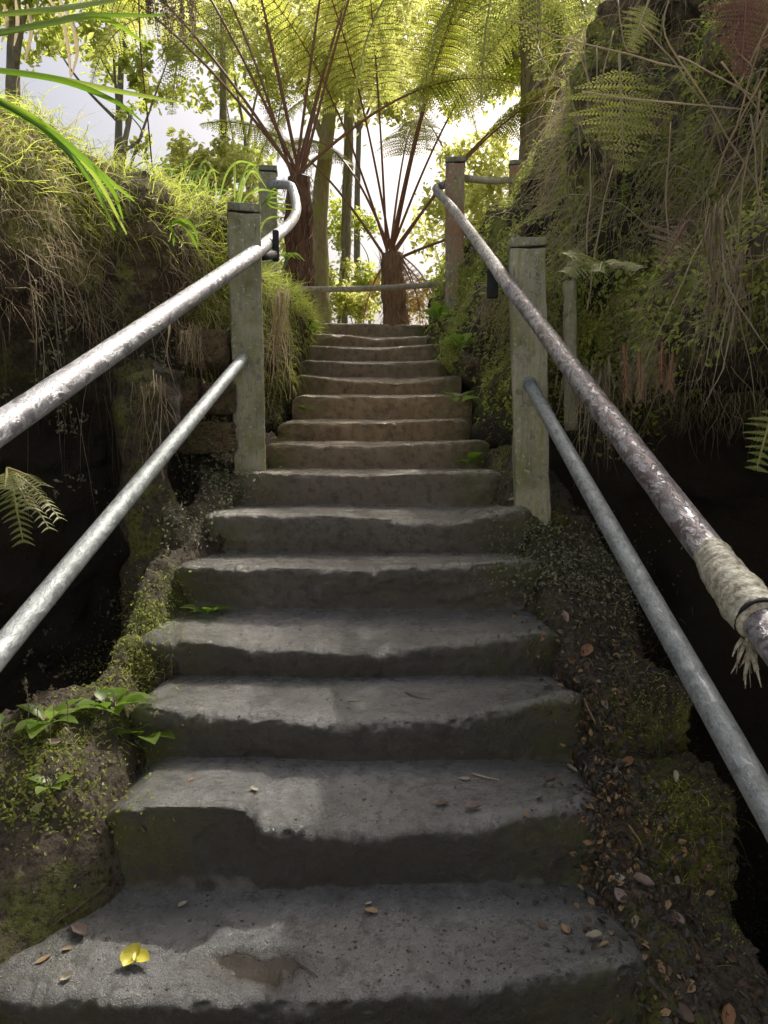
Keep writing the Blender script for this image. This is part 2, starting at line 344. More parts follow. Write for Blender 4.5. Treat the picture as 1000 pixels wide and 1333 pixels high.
def make_step(i):
    ex, ez = edge_curve(i); x0, x1 = ex[0], ex[-1]
    res = .005 if i < 3 else (.007 if i < 6 else .011)
    if i > 8: res = .018
    xs = np.arange(x0-.02, x1+.02, res); ze = np.interp(xs, ex, ez)
    k = np.ones(max(3, int(.05/res)))
    if i == 1: k = np.ones(3)
    zp = np.pad(ze, len(k)//2, mode='edge'); ze = np.convolve(zp, k/k.sum(), 'valid')[:len(xs)]
    zb = P(480, BACK[i], D[i+1])[2] if i < 14 else P(480, 421, D[14])[2]+.01
    yb = D[i+1] if i < 14 else D[14]+1.2
    z_low = (P(480, BACK[i-1], D[i])[2] if i > 0 else ZM[0]-.19)-.04
    rn = .034 if i < 6 else .022
    # profile parameters: tread back -> nose -> riser
    nt_ = max(6, int((yb+.04-D[i])/res)); nn = 8; nr = max(6, int((ZM[i]-z_low)/res))
    rows = []
    wear = fbm(np.stack([xs, np.full_like(xs, i*3.1), np.zeros_like(xs)], 1), 2.2, 3)*.018
    fy = D[i]+wear*1.0
    rr = rn*(1+.6*fbm(np.stack([xs, np.full_like(xs, i*7.7), np.zeros_like(xs)], 1), 4, 2))
    if i == 1: rr = np.where(xs < P(330, 1060, D[1])[0], .010, rr*1.3)
    for t in np.linspace(1, 0, nt_, endpoint=False):
        y = fy+rr+(yb+.04-fy-rr)*t; z = ze+(zb-ze)*t**.8-.006*np.sin(t*math.pi)
        rows.append((y, z))
    for a in np.linspace(0, math.pi/2, nn):
        rows.append((fy+rr-rr*np.sin(a), ze-rr+rr*np.cos(a)))
    under = .012 if i != 4 else .03
    for t in np.linspace(0, 1, nr)[1:]:
        z = ze-rr+(z_low-ze+rr)*t
        y = fy+under*np.sin(np.clip(t*1.4, 0, 1)*math.pi/2)-.03*sst(.72, 1, t)
        rows.append((y, z))
    Y = np.array([r[0] for r in rows]); Z = np.array([r[1] for r in rows]); X = np.broadcast_to(xs, Y.shape).copy()
    dl = np.maximum(0, (x0+.05-X)/.07); dr = np.maximum(0, (X-x1+.05)/.07); e = np.maximum(dl, dr)
    Z = Z-.03*e**2; Y = Y+.03*e**2
    V = np.stack([X, Y, Z], -1).reshape(-1, 3)
    nrow = len(rows); tr = np.zeros(nrow); tr[nt_+4:] = 1; tr = np.repeat(tr, len(xs))
    a1 = fbm(V, 5, 3, 5)*.8+(.35-np.abs(fbm(V, 11, 4, 15)))*.9; a2 = fbm(V, 38, 3, 9)
    disp = a1*(.005+.009*tr)+a2*(.0018+.0028*tr)
    if i == 4: disp = disp+tr*np.maximum(0, fbm(V*np.array([1, 1, 2.2]), 6, 3, 2)-.1)*.035
    ch = np.maximum(0, fbm(np.stack([V[:, 0], V[:, 0]*0+i*5.3, V[:, 2]*.4], 1), 11, 4, 61)-.22)+.5*np.maximum(0, fbm(np.stack([V[:, 0], V[:, 0]*0+i*2.3, V[:, 2]], 1), 34, 2, 12)-.2)
    rowi = np.repeat(np.arange(nrow), len(xs)); nw = np.exp(-((rowi-(nt_+nn*.5))/(nn*.7))**2); V = V+np.stack([0*nw, ch*nw*.016, -ch*nw*.012], 1)
    if i == 0: c_ = P(330, 1232, 1.58); disp = disp*(1-.95*np.exp(-(((V[:, 0]-c_[0])/.2)**2+((V[:, 1]-c_[1])/.07)**2)**2)*(1-tr))
    dirn = np.stack([np.zeros_like(tr), -tr, 1-tr], 1)
    V = V+dirn*disp[:, None]
    if i == 0:  # hollow where the puddle lies
        c = P(330, 1232, 1.58); rd = ((V[:, 0]-c[0])/.17)**2+((V[:, 1]-c[1]-.0)/.045)**2
        V[:, 2] -= .008*np.exp(-rd*1.2)*(1-tr)
    cx = (x0+x1)/2; side = sst(.45, 1.0, np.abs(V[:, 0]-cx)/((x1-x0)/2))*(.35+.65*tr)+.04
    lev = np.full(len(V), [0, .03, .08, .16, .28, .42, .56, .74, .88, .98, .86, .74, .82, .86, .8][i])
    Fq = grid_faces(nrow, len(xs))
    return V, Fq[:, ::-1], side, lev
stair = empty('staircase', (0, 1.5, 0), 'worn wet stone staircase climbing between the banks to the landing', 'staircase')
for i in range(15):
    V, Fq, side, lev = make_step(i); bvh_src.append((V, Fq))
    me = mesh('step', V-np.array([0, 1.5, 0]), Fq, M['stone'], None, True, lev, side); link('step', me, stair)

# ------------------------------------------------------------------ soil shoulders (height fields beside the steps)
rx = np.array([0.3]+D[:15]+[D[14]+1.5]); rz = np.array([-.75]+ZM+[ZM[-1]+.03])
def ramp(y): return np.interp(y, rx, rz)
def stairz(y):
    j = np.clip(np.searchsorted(D[:15], y)-1, 0, 14); return np.array(ZM)[j]
def shoulder(xa, xb, ya, yb, fn, res=.012):
    xs = np.arange(xa, xb, res); ys = np.arange(ya, yb, res); X, Y = np.meshgrid(xs, ys, indexing='ij'); x, y = X.ravel(), Y.ravel()
    z = fn(x, y); V = np.stack([x, y, z], 1); z = z+fbm(V*np.array([1, 1, .3]), 5, 4, 3)*.032+fbm(V*np.array([1, 1, .3]), 20, 4, 8, .65)*.014+np.maximum(0, fbm(V*np.array([1, 1, .3]), 45, 2, 30))*.012
    V[:, 2] = z; return V, grid_faces(len(xs), len(ys))
def leftz(x, y):
    z = ramp(y)*.88+stairz(y)*.12-.035+.15*np.exp(-((x+.95)/.24)**2-((y-1.86)/.26)**2)+.05*sst(-.55, -.85, x)*sst(1.6, 1.9, y)
    z = z-.10*np.exp(-((x+.62)/.2)**2-((y-1.5)/.16)**2)
    edge = np.interp(y, [0, 1.5, 2.0, 2.3, 2.7, 3.3, 3.7], [-1.25, -1.2, -1.1, -.86, -.86, -.78, -.9])
    return z-2.2*sst(0, .22, edge-x)
def rightz(x, y):
    z = ramp(y)*.85+stairz(y)*.15-.03
    z = z-.05*sst(.6, .85, x)
    edge = np.interp(y, [0, 1.4, 1.75, 2.1, 2.8, 3.3, 3.6], [.95, .90, .80, .80, .90, .85, .8])
    return z-2.2*sst(0, .2, x-edge)
VL, FL = shoulder(-1.6, -.40, .3, 4.0, leftz); VR, FR = shoulder(.42, 1.35, .3, 3.8, rightz)
# clip the shoulders away from the clear width of the stair
def clearance(V, left):
    ye = np.array([0]+D[:15]); xl = []; xr = []
    for i in range(15):
        ex, _ = edge_curve(i); xl.append(ex[0]); xr.append(ex[-1])
    lim = np.interp(V[:, 1], ye, [(xl if left else xr)[0]]+(xl if left else xr))
    inside = (V[:, 0]-lim) if left else (lim-V[:, 0])
    V[:, 2] -= .14*sst(-.03, .06, inside)+.3*sst(.05, .15, inside)
    return V
VL = clearance(VL, True); VR = clearance(VR, False)
for V_, F_ in ((VL, FL), (VR, FR)):
    o = link('soil', mesh('soil', V_, F_, M['soil'], None, True)); tag(o, 'dark damp soil shoulder along the left of the steps' if V_ is VL else 'dark littered soil shoulder along the right of the steps', 'soil', kind='structure'); bvh_src.append((V_, F_))

# ------------------------------------------------------------------ banks (plan curve x vertical profile)
def bank(name, curve, profs, outward, mat, label, amp=1.0, ns=330, nvres=.03, seed=0):
    c = smooth_path([(x, y, 0) for x, y in curve], 24); seg = np.r_[0, np.cumsum(np.linalg.norm(np.diff(c, axis=0), axis=1))]
    u = np.linspace(0, seg[-1], ns); cx = np.interp(u, seg, c[:, 0]); cy = np.interp(u, seg, c[:, 1])
    tx, ty = np.gradient(cx), np.gradient(cy); L = np.hypot(tx, ty); nx, ny = (ty/L*outward, -tx/L*outward)
    k = np.ones(25)/25
    nx = np.convolve(np.pad(nx, 12, 'edge'), k, 'valid'); ny = np.convolve(np.pad(ny, 12, 'edge'), k, 'valid')
    keys = [p[0] for p in profs]; K = np.array([p[1] for p in profs])  # keys in y along the curve
    nv = 170; rowpar = np.linspace(0, K.shape[1]-1, nv)
    idx = np.arange(K.shape[1]); ks = np.interp(u, [seg[np.argmin(np.hypot(c[:, 0]-q[0], c[:, 1]-q[1]))] for q in keys], np.arange(len(keys)))
    V = np.zeros((ns, nv, 3))
    Pk = np.stack([np.stack([np.interp(rowpar, idx, K[j, :, 0]), np.interp(rowpar, idx, K[j, :, 1])], -1) for j in range(len(keys))])
    lo = np.floor(ks).astype(int).clip(0, len(keys)-2); fr = ks-lo; fr = fr*fr*(3-2*fr)
    Pu = Pk[lo]*(1-fr)[:, None, None]+Pk[lo+1]*fr[:, None, None]
    V[..., 0] = cx[:, None]+nx[:, None]*Pu[..., 0]; V[..., 1] = cy[:, None]+ny[:, None]*Pu[..., 0]; V[..., 2] = Pu[..., 1]
    du = np.gradient(V, axis=0); dv = np.gradient(V, axis=1); Nn = np.cross(du, dv); Nn /= np.linalg.norm(Nn, axis=2)[..., None]+1e-9
    mid = Nn[ns//2, nv//3]
    if mid[0]*(-outward if False else 1)*(1 if name_left(curve) else -1) < 0: Nn = -Nn
    f = V.reshape(-1, 3); d = (fbm(f, 1.6, 4, seed)*.16+fbm(f, 6, 4, seed+5)*.055+np.abs(fbm(f, 14, 3, seed+9))*.03)*amp
    V = (f+Nn.reshape(-1, 3)*d[:, None]).reshape(ns, nv, 3)
    du = np.gradient(V, axis=0); dv = np.gradient(V, axis=1); N2 = np.cross(du, dv); N2 /= np.linalg.norm(N2, axis=2)[..., None]+1e-9
    if np.sum(N2*Nn) < 0: N2 = -N2
    Fq = grid_faces(ns, nv)
    o = link(name, mesh(name, V.reshape(-1, 3), Fq, mat, None, True)); tag(o, label, name.split('_')[-1], kind='structure')
    bvh_src.append((V.reshape(-1, 3), Fq))
    return V, N2
def name_left(curve): return curve[-1][0] < 0
LC = [(-6.5, -5.5), (-4.6, -3.0), (-2.8, -.9), (-1.7, .8), (-1.5, 2.2), (-1.3, 3.1), (-1.0, 3.62), (-.66, 3.9), (-.60, 4.5), (-.58, 5.2), (-.58, 6.0), (-1.1, 6.9), (-3.2, 7.6)]
pc = [(1.3, -1.7), (1.1, -.4), (.9, .9), (.45, 1.45), (.05, 1.8), (-.06, 2.1), (.04, 2.28), (.2, 2.38), (.8, 2.42), (7, 2.5)]
ps = [(.1, -1.7), (.05, .5), (.02, 1.0), (.02, 1.5), (.06, 1.9), (.10, 2.05), (.2, 2.2), (.4, 2.27), (.9, 2.3), (7, 2.35)]
pe = [(.1, -1.7), (.05, .5), (.02, 1.0), (.02, 1.6), (.02, 1.95), (.06, 2.1), (.16, 2.22), (.4, 2.25), (.9, 2.27), (7, 2.3)]
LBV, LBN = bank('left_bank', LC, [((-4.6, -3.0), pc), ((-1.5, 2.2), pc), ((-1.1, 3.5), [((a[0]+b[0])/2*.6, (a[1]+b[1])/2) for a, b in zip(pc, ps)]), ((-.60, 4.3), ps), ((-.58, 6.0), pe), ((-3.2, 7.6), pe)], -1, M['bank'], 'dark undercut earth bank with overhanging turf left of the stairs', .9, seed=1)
RC = [(6.5, -5.5), (4.2, -3.0), (2.3, -.9), (1.5, .8), (1.3, 2.2), (1.12, 3.0), (.74, 3.42), (.56, 4.0), (.45, 4.8), (.37, 5.5), (.35, 6.1), (.9, 6.8), (3.2, 7.6)]
qc = [(.9, -1.7), (1.0, -.4), (.95, .8), (.5, 1.22), (-.28, 1.38), (-.30, 1.58), (.04, 1.8), (.05, 2.1), (.0, 2.4), (.06, 2.62), (.22, 2.78), (.8, 2.88), (7, 3.1)]
qm = [(.5, -1.7), (.5, -.4), (.45, .8), (.25, 1.22), (-.05, 1.42), (.0, 1.65), (.1, 1.9), (.14, 2.3), (.2, 2.8), (.3, 3.15), (.45, 3.4), (.8, 3.5), (7, 3.7)]
qs = [(.1, -1.7), (.05, .3), (.02, .9), (.05, 1.2), (.12, 1.45), (.2, 1.65), (.26, 1.9), (.32, 2.2), (.42, 2.7), (.55, 3.1), (.75, 3.4), (1.2, 3.6), (7, 4.0)]
qe = [(0, -1.7), (0, .5), (0, 1.2), (0, 1.6), (0, 1.9), (.02, 2.1), (.08, 2.25), (.2, 2.45), (.34, 2.6), (.5, 2.72), (.7, 2.8), (1.2, 2.85), (7, 3.0)]
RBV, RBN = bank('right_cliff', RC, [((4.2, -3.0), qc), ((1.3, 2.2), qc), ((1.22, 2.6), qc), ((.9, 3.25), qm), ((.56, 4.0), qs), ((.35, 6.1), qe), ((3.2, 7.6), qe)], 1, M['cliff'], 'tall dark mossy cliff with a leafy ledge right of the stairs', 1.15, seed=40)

# lower ground, landing, far ground sheet with the hollow left open
def slab(name, xs, ys, z, mat, label, amp=.03, sc=1.2):
    X, Y = np.meshgrid(xs, ys, indexing='ij'); V = np.stack([X.ravel(), Y.ravel(), np.full(X.size, z)], 1); V[:, 2] += fbm(V, sc, 4)*amp
    tag(link(name, mesh(name, V, grid_faces(len(xs), len(ys)), mat, None, True)), label, name, kind='structure'); return V
slab('pit_floor', np.linspace(-4, 4, 120), np.linspace(-3, 7, 140), -1.5, M['soil'], 'dark floor of the hollow beneath the stairs', .12)
slab('bounce_floor', np.linspace(-8, 8, 120), np.linspace(-14.5, 1.25, 120), -.24, M['pale'], 'pale ground added out of view to bounce light onto the stairs', .05)  # unseen ground added to throw daylight back on risers and banks
# pale slope added behind the viewpoint to bounce sunlight onto the steps
u_ = np.linspace(-1, 1, 90); v_ = np.linspace(0, 1, 50); U_, V_2 = np.meshgrid(u_, v_, indexing='ij'); hx_ = U_*9; hy_ = -6.2+3.2*U_**2-V_2*2.6; hz_ = -.4+V_2*8.5*(1-.15*U_**2)
Vh = np.stack([hx_.ravel(), hy_.ravel(), hz_.ravel()], 1); Vh[:, 1] += fbm(Vh, .5, 5, 3)*.9; tag(link('bounce_slope', mesh('bounce_slope', Vh, grid_faces(90, 50), M['pale'], None, True)), 'pale slope added out of view to bounce sunlight onto the stairs', 'bounce_slope', kind='structure')
slab('landing', np.linspace(-1.6, 1.8, 60), np.linspace(D[14]+.02, 8.4, 50), ZM[14]-.008, M['path'], 'trodden earth landing at the head of the stairs', .012, 2)
gx = [-500, -60, -14, -7, 7, 14, 60, 500]; gy = [-500, -60, -24, -14, 7.3, 16, 60, 500]; V = []; Fq = []
for a in range(7):
    for b in range(7):
        if a == 3 and b == 3: continue
        n_ = len(V); V += [(gx[a], gy[b], 2.04), (gx[a+1], gy[b], 2.04), (gx[a+1], gy[b+1], 2.04), (gx[a], gy[b+1], 2.04)]; Fq.append([n_, n_+1, n_+2, n_+3])
tag(link('ground', mesh('ground', V, Fq, M['ground'])), 'forest floor stretching away beyond the banks', 'ground', kind='structure')

# ------------------------------------------------------------------ ray helper on built ground
bv = []
for V_, F_ in bvh_src: bv.append(BVHTree.FromPolygons([Vector(v) for v in V_.tolist()], F_.tolist()))
def hit(px, py, Y=None):
    if Y is None:
        d = Vector(P(px, py, 1.0)-np.array([0, 0, H0])).normalized(); o = Vector((0, 0, H0))
    best = None
    for b in bv:
        r = b.ray_cast(o, d)
        if r[0] is not None and (best is None or r[3] < best[3]): best = r
    if best is None: return None
    n = best[1]
    if n.dot(d) > 0: n = -n
    return np.array(best[0]), np.array(n), best[3]

# ------------------------------------------------------------------ mossy side blocks
def lump(name, c, size, mat, label, cat, seed=0, rot=0, group=None, amp=.13):
    n = 60; u = np.linspace(-1, 1, n); V = []; Fs = []; k = 0
    for ax_ in range(3):
        for sg in (-1, 1):
            A_, B_ = np.meshgrid(u, u, indexing='ij'); q = [None]*3; q[ax_] = np.full(A_.size, sg); q[(ax_+1) % 3] = A_.ravel(); q[(ax_+2) % 3] = B_.ravel()
            V.append(np.stack(q, 1)); Fs.append(grid_faces(n, n)+k); k += n*n
    V = np.vstack(V); V = V/(np.sum(np.abs(V)**9, axis=1)**(1/9))[:, None]; V = V*(1+amp*fbm(V, 1.1, 4, seed)[:, None]-.12*np.abs(fbm(V, 2.2, 5, seed+3, .6))[:, None]+.06*fbm(V, 9, 3, seed)[:, None])
    V = V*np.array(size)/2; c_, s_ = math.cos(rot), math.sin(rot); V = np.stack([V[:, 0]*c_-V[:, 1]*s_, V[:, 0]*s_+V[:, 1]*c_, V[:, 2]], 1)
    o = link(name, mesh(name, V, np.vstack(Fs), mat, None, True), None, tuple(c)); tag(o, label, cat, group)
    W_ = V+np.array(c); bv.append(BVHTree.FromPolygons([Vector(v) for v in W_.tolist()], np.vstack(Fs).tolist())); return o
lump('mossy_block', (.71, 2.24, .255), (.29, .28, .36), M['moss'], 'mossy square stone block beside the third step on the right', 'stone block', 1, .08)
lump('mossy_block', (.71, 1.95, .065), (.33, .30, .36), M['moss'], 'long moss-topped stone block beside the second step on the right', 'stone block', 2, -.08)

lump('mossy_block', (.70, 3.3, .66), (.34, .34, .36), M['moss'], 'mossy stone at the foot of the right post', 'stone block', 4, .05)
lump('mossy_block', (-.74, 3.22, .62), (.26, .24, .30), M['moss'], 'mossy stone at the left end of the sixth step', 'stone block', 5, .05)
lump('mossy_block', (-.80, 2.55, .22), (.2, .34, .4), M['moss'], 'mossy rounded stone at the left end of the fourth step', 'stone block', 7, .3)
# rubble face behind the left post
for k, (px, py, Y, sz, lb) in enumerate([(268, 455, 3.5, (.22, .2, .15), 'square brown stone high in the wall behind the left post'), (272, 570, 3.5, (.26, .2, .14), 'reddish stone low in the wall behind the left post'),
      (290, 520, 3.5, (.14, .2, .14), 'pale narrow stone touching the left post'), (240, 520, 3.5, (.16, .2, .2), 'dark stone next to the earth pillar')]):
    lump('wall_stone', P(px, py, Y), sz, M['rub'] if 'rub' in M else M.setdefault('rub', earth_mat('brown_rubble', (.16, .12, .08), (.38, .28, .18), (.12, .12, .05), (.25, .25, .08), .2)), lb, 'stone', 20+k, 0, 'stones behind the left post', .1)
# hanging earth pillar
pp = smooth_path([P(196, 488, 3.05), P(195, 520, 3.0), P(192, 600, 3.0), P(200, 700, 2.98), P(205, 860, 2.9)], 20)
v_, f_ = tube(pp, np.interp(np.linspace(0, 1, len(pp)), [0, .02, .1, .5, 1], [.10, .13, .12, .10, .13]), 60, True, .45, 3)
tag(link('earth_pillar', mesh('earth_pillar', v_-pp[-1], f_, M['moss'], None, True), None, tuple(pp[-1])), 'mossy upright pillar of earth in the dark hollow left of the steps', 'earth pillar')
bv.append(BVHTree.FromPolygons([Vector(v) for v in v_.tolist()], f_.tolist()))

# ------------------------------------------------------------------ posts
def post(px, ytop, Y, wpx, zbase, label, mat, rot=0, lean=(0, 0), cap=True):
    t = P(px, ytop, Y); wd = wpx*Y/1000; h = t[2]-zbase
    b = np.array([t[0]-lean[0]*h, t[1]-lean[1]*h, zbase]); r = empty('wooden_post', b, label, 'post')
    ch = .045
    V, Fq = rbox(b[0], b[1], zbase, t[2]-ch, wd, wd, rot, lean, .010, .006, .016, Y)
    part('shaft', MB(mat).add(V, Fq), r)
    q = b+np.array([lean[0], lean[1], 0])*(h-ch); V, Fq = rbox(q[0], q[1], t[2]-ch+.007, t[2], wd*1.05, wd*1.05, rot, lean, .007, .003, .018, Y+3)
    part('cap', MB(M['post_top']).add(V, Fq), r)
    V, Fq = rbox(q[0], q[1], t[2]-ch-.002, t[2]-ch+.009, wd*.93, wd*.93, rot, lean, .001, 0, .05, 0)
    part('cap_joint', MB(M['gap']).add(V, Fq), r)
    return r, b, wd
p_l, _, _ = post(317, 270, 3.55, 40, .85, 'grey-green square post carrying both left handrails', M['post'], .22, (-.012, 0))
p_r, bR, wR = post(686, 314, 3.2, 44, .55, 'mossy square post with pale scratched letters on the right', M['post'], -.12, (-.03, 0))
post(349, 219, 6.0, 22, 2.0, 'slim grey post at the top of the left handrail', M['post'], .1)
post(593, 208, 5.8, 24, 2.0, 'reddish lichen-stained post at the top of the right handrail', M['post_red'], -.1)
post(672, 211, 6.9, 17, 2.2, 'small reddish post half hidden by the grassy right bank', M['post_red'], -.1)
# scratched letters on the right post, on its camera side
t = P(686, 314, 3.2)
g = MB(M['mark'])
def stroke(pts):
    q = []
    for a, b in pts:
        c = P(642+a*.12, 290+b*.12, 3.12); n_ = np.array([-math.sin(.12)*-1, -math.cos(.12), 0]); q.append([c[0], c[1], c[2]])
    q = np.array(q); u_ = np.array([math.cos(-.12), math.sin(-.12), 0]); n_ = np.array([math.sin(-.12), -math.cos(-.12), 0])
    ctr = bR+np.array([-.03, 0, 0])*(q[:, 2:3]-.55); s_ = (q[:, 0]-ctr[:, 0])/u_[0]
    q2 = np.stack([ctr[:, 0]+u_[0]*s_+n_[0]*(wR/2+.0022), ctr[:, 1]+u_[1]*s_+n_[1]*(wR/2+.0022), q[:, 2]], 1)
    pth = smooth_path(q2, 3) if len(q2) > 2 else q2
    v, f = tube(pth, .0017, 5, True, .3); g.add(v, f)
for st in [[(490, 350), (420, 395), (480, 470), (510, 400), (490, 350)], [(480, 470), (530, 440)], [(440, 500), (500, 520), (545, 560)], [(440, 500), (470, 580), (440, 590)], [(500, 520), (480, 560), (520, 600), (555, 560)],
           [(460, 640), (500, 630), (550, 650), (545, 740), (480, 750), (465, 690), (460, 640)], [(490, 670), (525, 680), (515, 720)], [(440, 770), (480, 780), (460, 850), (490, 870)], [(510, 770), (560, 790)], [(520, 800), (510, 880), (550, 890), (560, 840), (530, 835)], [(480, 930), (500, 940)],
           [(290, 380), (300, 420)], [(355, 330), (350, 380)], [(370, 470), (365, 500)]]: stroke(st)
part('scratched_letters', g, p_r)

# ------------------------------------------------------------------ handrails
def extend(a, b, k): return a-(b-a)*k
def rail(name, pts, r, mat, label, n=24, jit=.02, dens=14, extra=None):
    pth = smooth_path(pts, dens); o = empty(name, pth[-1], label, 'handrail')
    v, f = tube(pth, r, n, True, jit, 2); part('pipe', MB(mat).add(v, f), o); return o, pth
A_ = P(0, 557, 1.6); B_ = P(325, 334, 3.36)
rl, _ = rail('handrail', [extend(A_, B_, .55), A_, (A_+B_)/2, B_, P(358, 308, 4.3), P(379, 289, 5.0), P(386, 272, 5.4), P(382, 250, 5.75), P(375, 241, 5.85), P(352, 241, 5.95)], .0325, M['rail_left'], 'shiny worn upper handrail on the left, bent at its far end', 28, .03)
v, f = rbox(*(P(359, 322, 3.9)[:2]), P(359, 340, 3.9)[2], P(359, 300, 3.9)[2], .03, .03, .3, (0, 0), .005, .001, .02)
mb = MB(M['bracket']).add(v, f); v, f = tube(np.array([P(335, 334, 3.62), P(345, 333, 3.75), P(357, 331, 3.9)]), .022, 10); mb.add(v, f); part('bracket', mb, rl)
A_ = P(0, 848, 1.42); B_ = P(316, 467, 3.46)
o_, p_ = rail('handrail', [extend(A_, B_, .5), A_, (A_+B_)/2, B_], .0245, M['galv'], 'grey galvanised lower handrail on the left', 24, .01)
A_ = P(1000, 822, 1.1); B_ = P(684, 399, 2.83)
rr_, pth = rail('handrail', [extend(A_, B_, .45), A_, (A_+B_)/2, B_, P(658, 366, 3.12), P(630, 326, 3.8), P(590, 272, 5.2), P(569, 249, 5.72), P(571, 243, 5.82), P(583, 240, 5.82)], .0285, M['rail_right'], 'peeling purple-brown upper handrail on the right, bandaged near the camera', 32, .05, 18)
v, f = rbox(*(P(641, 372, 3.55)[:2]), P(641, 388, 3.55)[2], P(641, 350, 3.55)[2], .05, .03, -.1, (0, 0), .006, .001, .02); part('bracket', MB(M['bracket']).add(v, f), rr_)
# tape bandage, wound round the near part
C0 = P(985, 800, 1.16); C1 = P(905, 735, 1.34)
ax0 = C0*1.0; tp = []
A2 = A_; dirv = (B_-A_); dirv = dirv/np.linalg.norm(dirv)
def on_rail(px):
    best = min(np.linspace(-.2, .9, 400), key=lambda k: abs((500+(A_+dirv*k)[0]/((A_+dirv*k)[1])*1000*math.cos(TH)/1.0)-px)); return A_+dirv*best
k0, k1 = on_rail(998), on_rail(925); q = np.linspace(0, 1, 60); path = k0+(k1-k0)*q[:, None]
prof = .0295+.0075*np.clip(np.sin(q*math.pi)**.5, 0, 1)*(1-q*.45)+.0016*pn(np.stack([q*34, q*0, q*0], 1))+.0012*(np.sin(q*70+3*np.sin(q*9))>0.1)
v, f = tube(path, prof, 40, True, .2, 5)
tp = MB(M['tape']).add(v, f)
part('tape_wrap', tp, rr_)
bd = MB(M['tape']); dn = np.array([0, 0, -1.])
N = 26; R0 = path[8]+np.random.default_rng(5).normal(size=(N, 3))*.006+np.array([-.005, 0, -.028]); v, f, a = strands(R0, np.tile([.05, 0, -1.], (N, 1))+rng.normal(size=(N, 3))*.18, rng.uniform(.03, .085, N), .007, .3, .8); bd.add(v, f, 0, a)
part('frayed_end', bd, rr_, False)
v, f = tube(np.array([path[2], path[2]+dirv*.004, path[2]+dirv*.008]), .0375, 32); part('cable_tie', MB(M['gap']).add(v, f), rr_)
A_ = P(1000, 1052, 1.13); B_ = P(689, 499, 3.135)
o_, p_ = rail('handrail', [extend(A_, B_, .4), A_, (A_+B_)/2, B_], .0245, M['galv'], 'pale galvanised lower handrail on the right', 24, .01)
d_ = (B_-A_)/np.linalg.norm(B_-A_); v, f = tube(np.array([B_-d_*.014, B_-d_*.008, B_-d_*.002]), .029, 24); part('collar', MB(M['galv']).add(v, f), o_)
for (a, b, r, lb) in [((388, 377, 6.25), (584, 369, 6.25), .022, 'low wooden pole rail across the head of the stairs'), ((605, 232, 5.85), (668, 234, 6.85), .026, 'upper pole rail between the two reddish posts'), ((608, 311, 5.85), (662, 314, 6.85), .024, 'lower pole rail between the two reddish posts')]:
    a_, b_ = P(*a), P(*b); pth = smooth_path([a_, (a_+b_)/2+np.array([0, 0, -.015]), b_], 10); v, f = tube(pth, r, 14, True, .08); o = link('pole_rail', mesh('pole_rail', v-a_, f, M['wood'], None, True), None, tuple(a_)); tag(o, lb, 'rail')
a_ = P(389, 377, 6.25); v, f = rbox(a_[0], a_[1], 2.0, a_[2]+.03, .06, .06, .1); tag(link('short_stake', mesh('short_stake', v-[a_[0], a_[1], 2], f, M['wood'], None, True), None, (a_[0], a_[1], 2)), 'short wooden stake holding the left end of the low pole', 'stake')
a_ = P(742, 368, 3.35); b_ = P(744, 560, 3.3); v, f = tube(smooth_path([b_, (a_+b_)/2, a_], 8), .03, 14, True, .1); tag(link('old_stake', mesh('old_stake', v-b_, f, M['post'], None, True), None, tuple(b_)), 'old round stake behind the right post', 'stake')

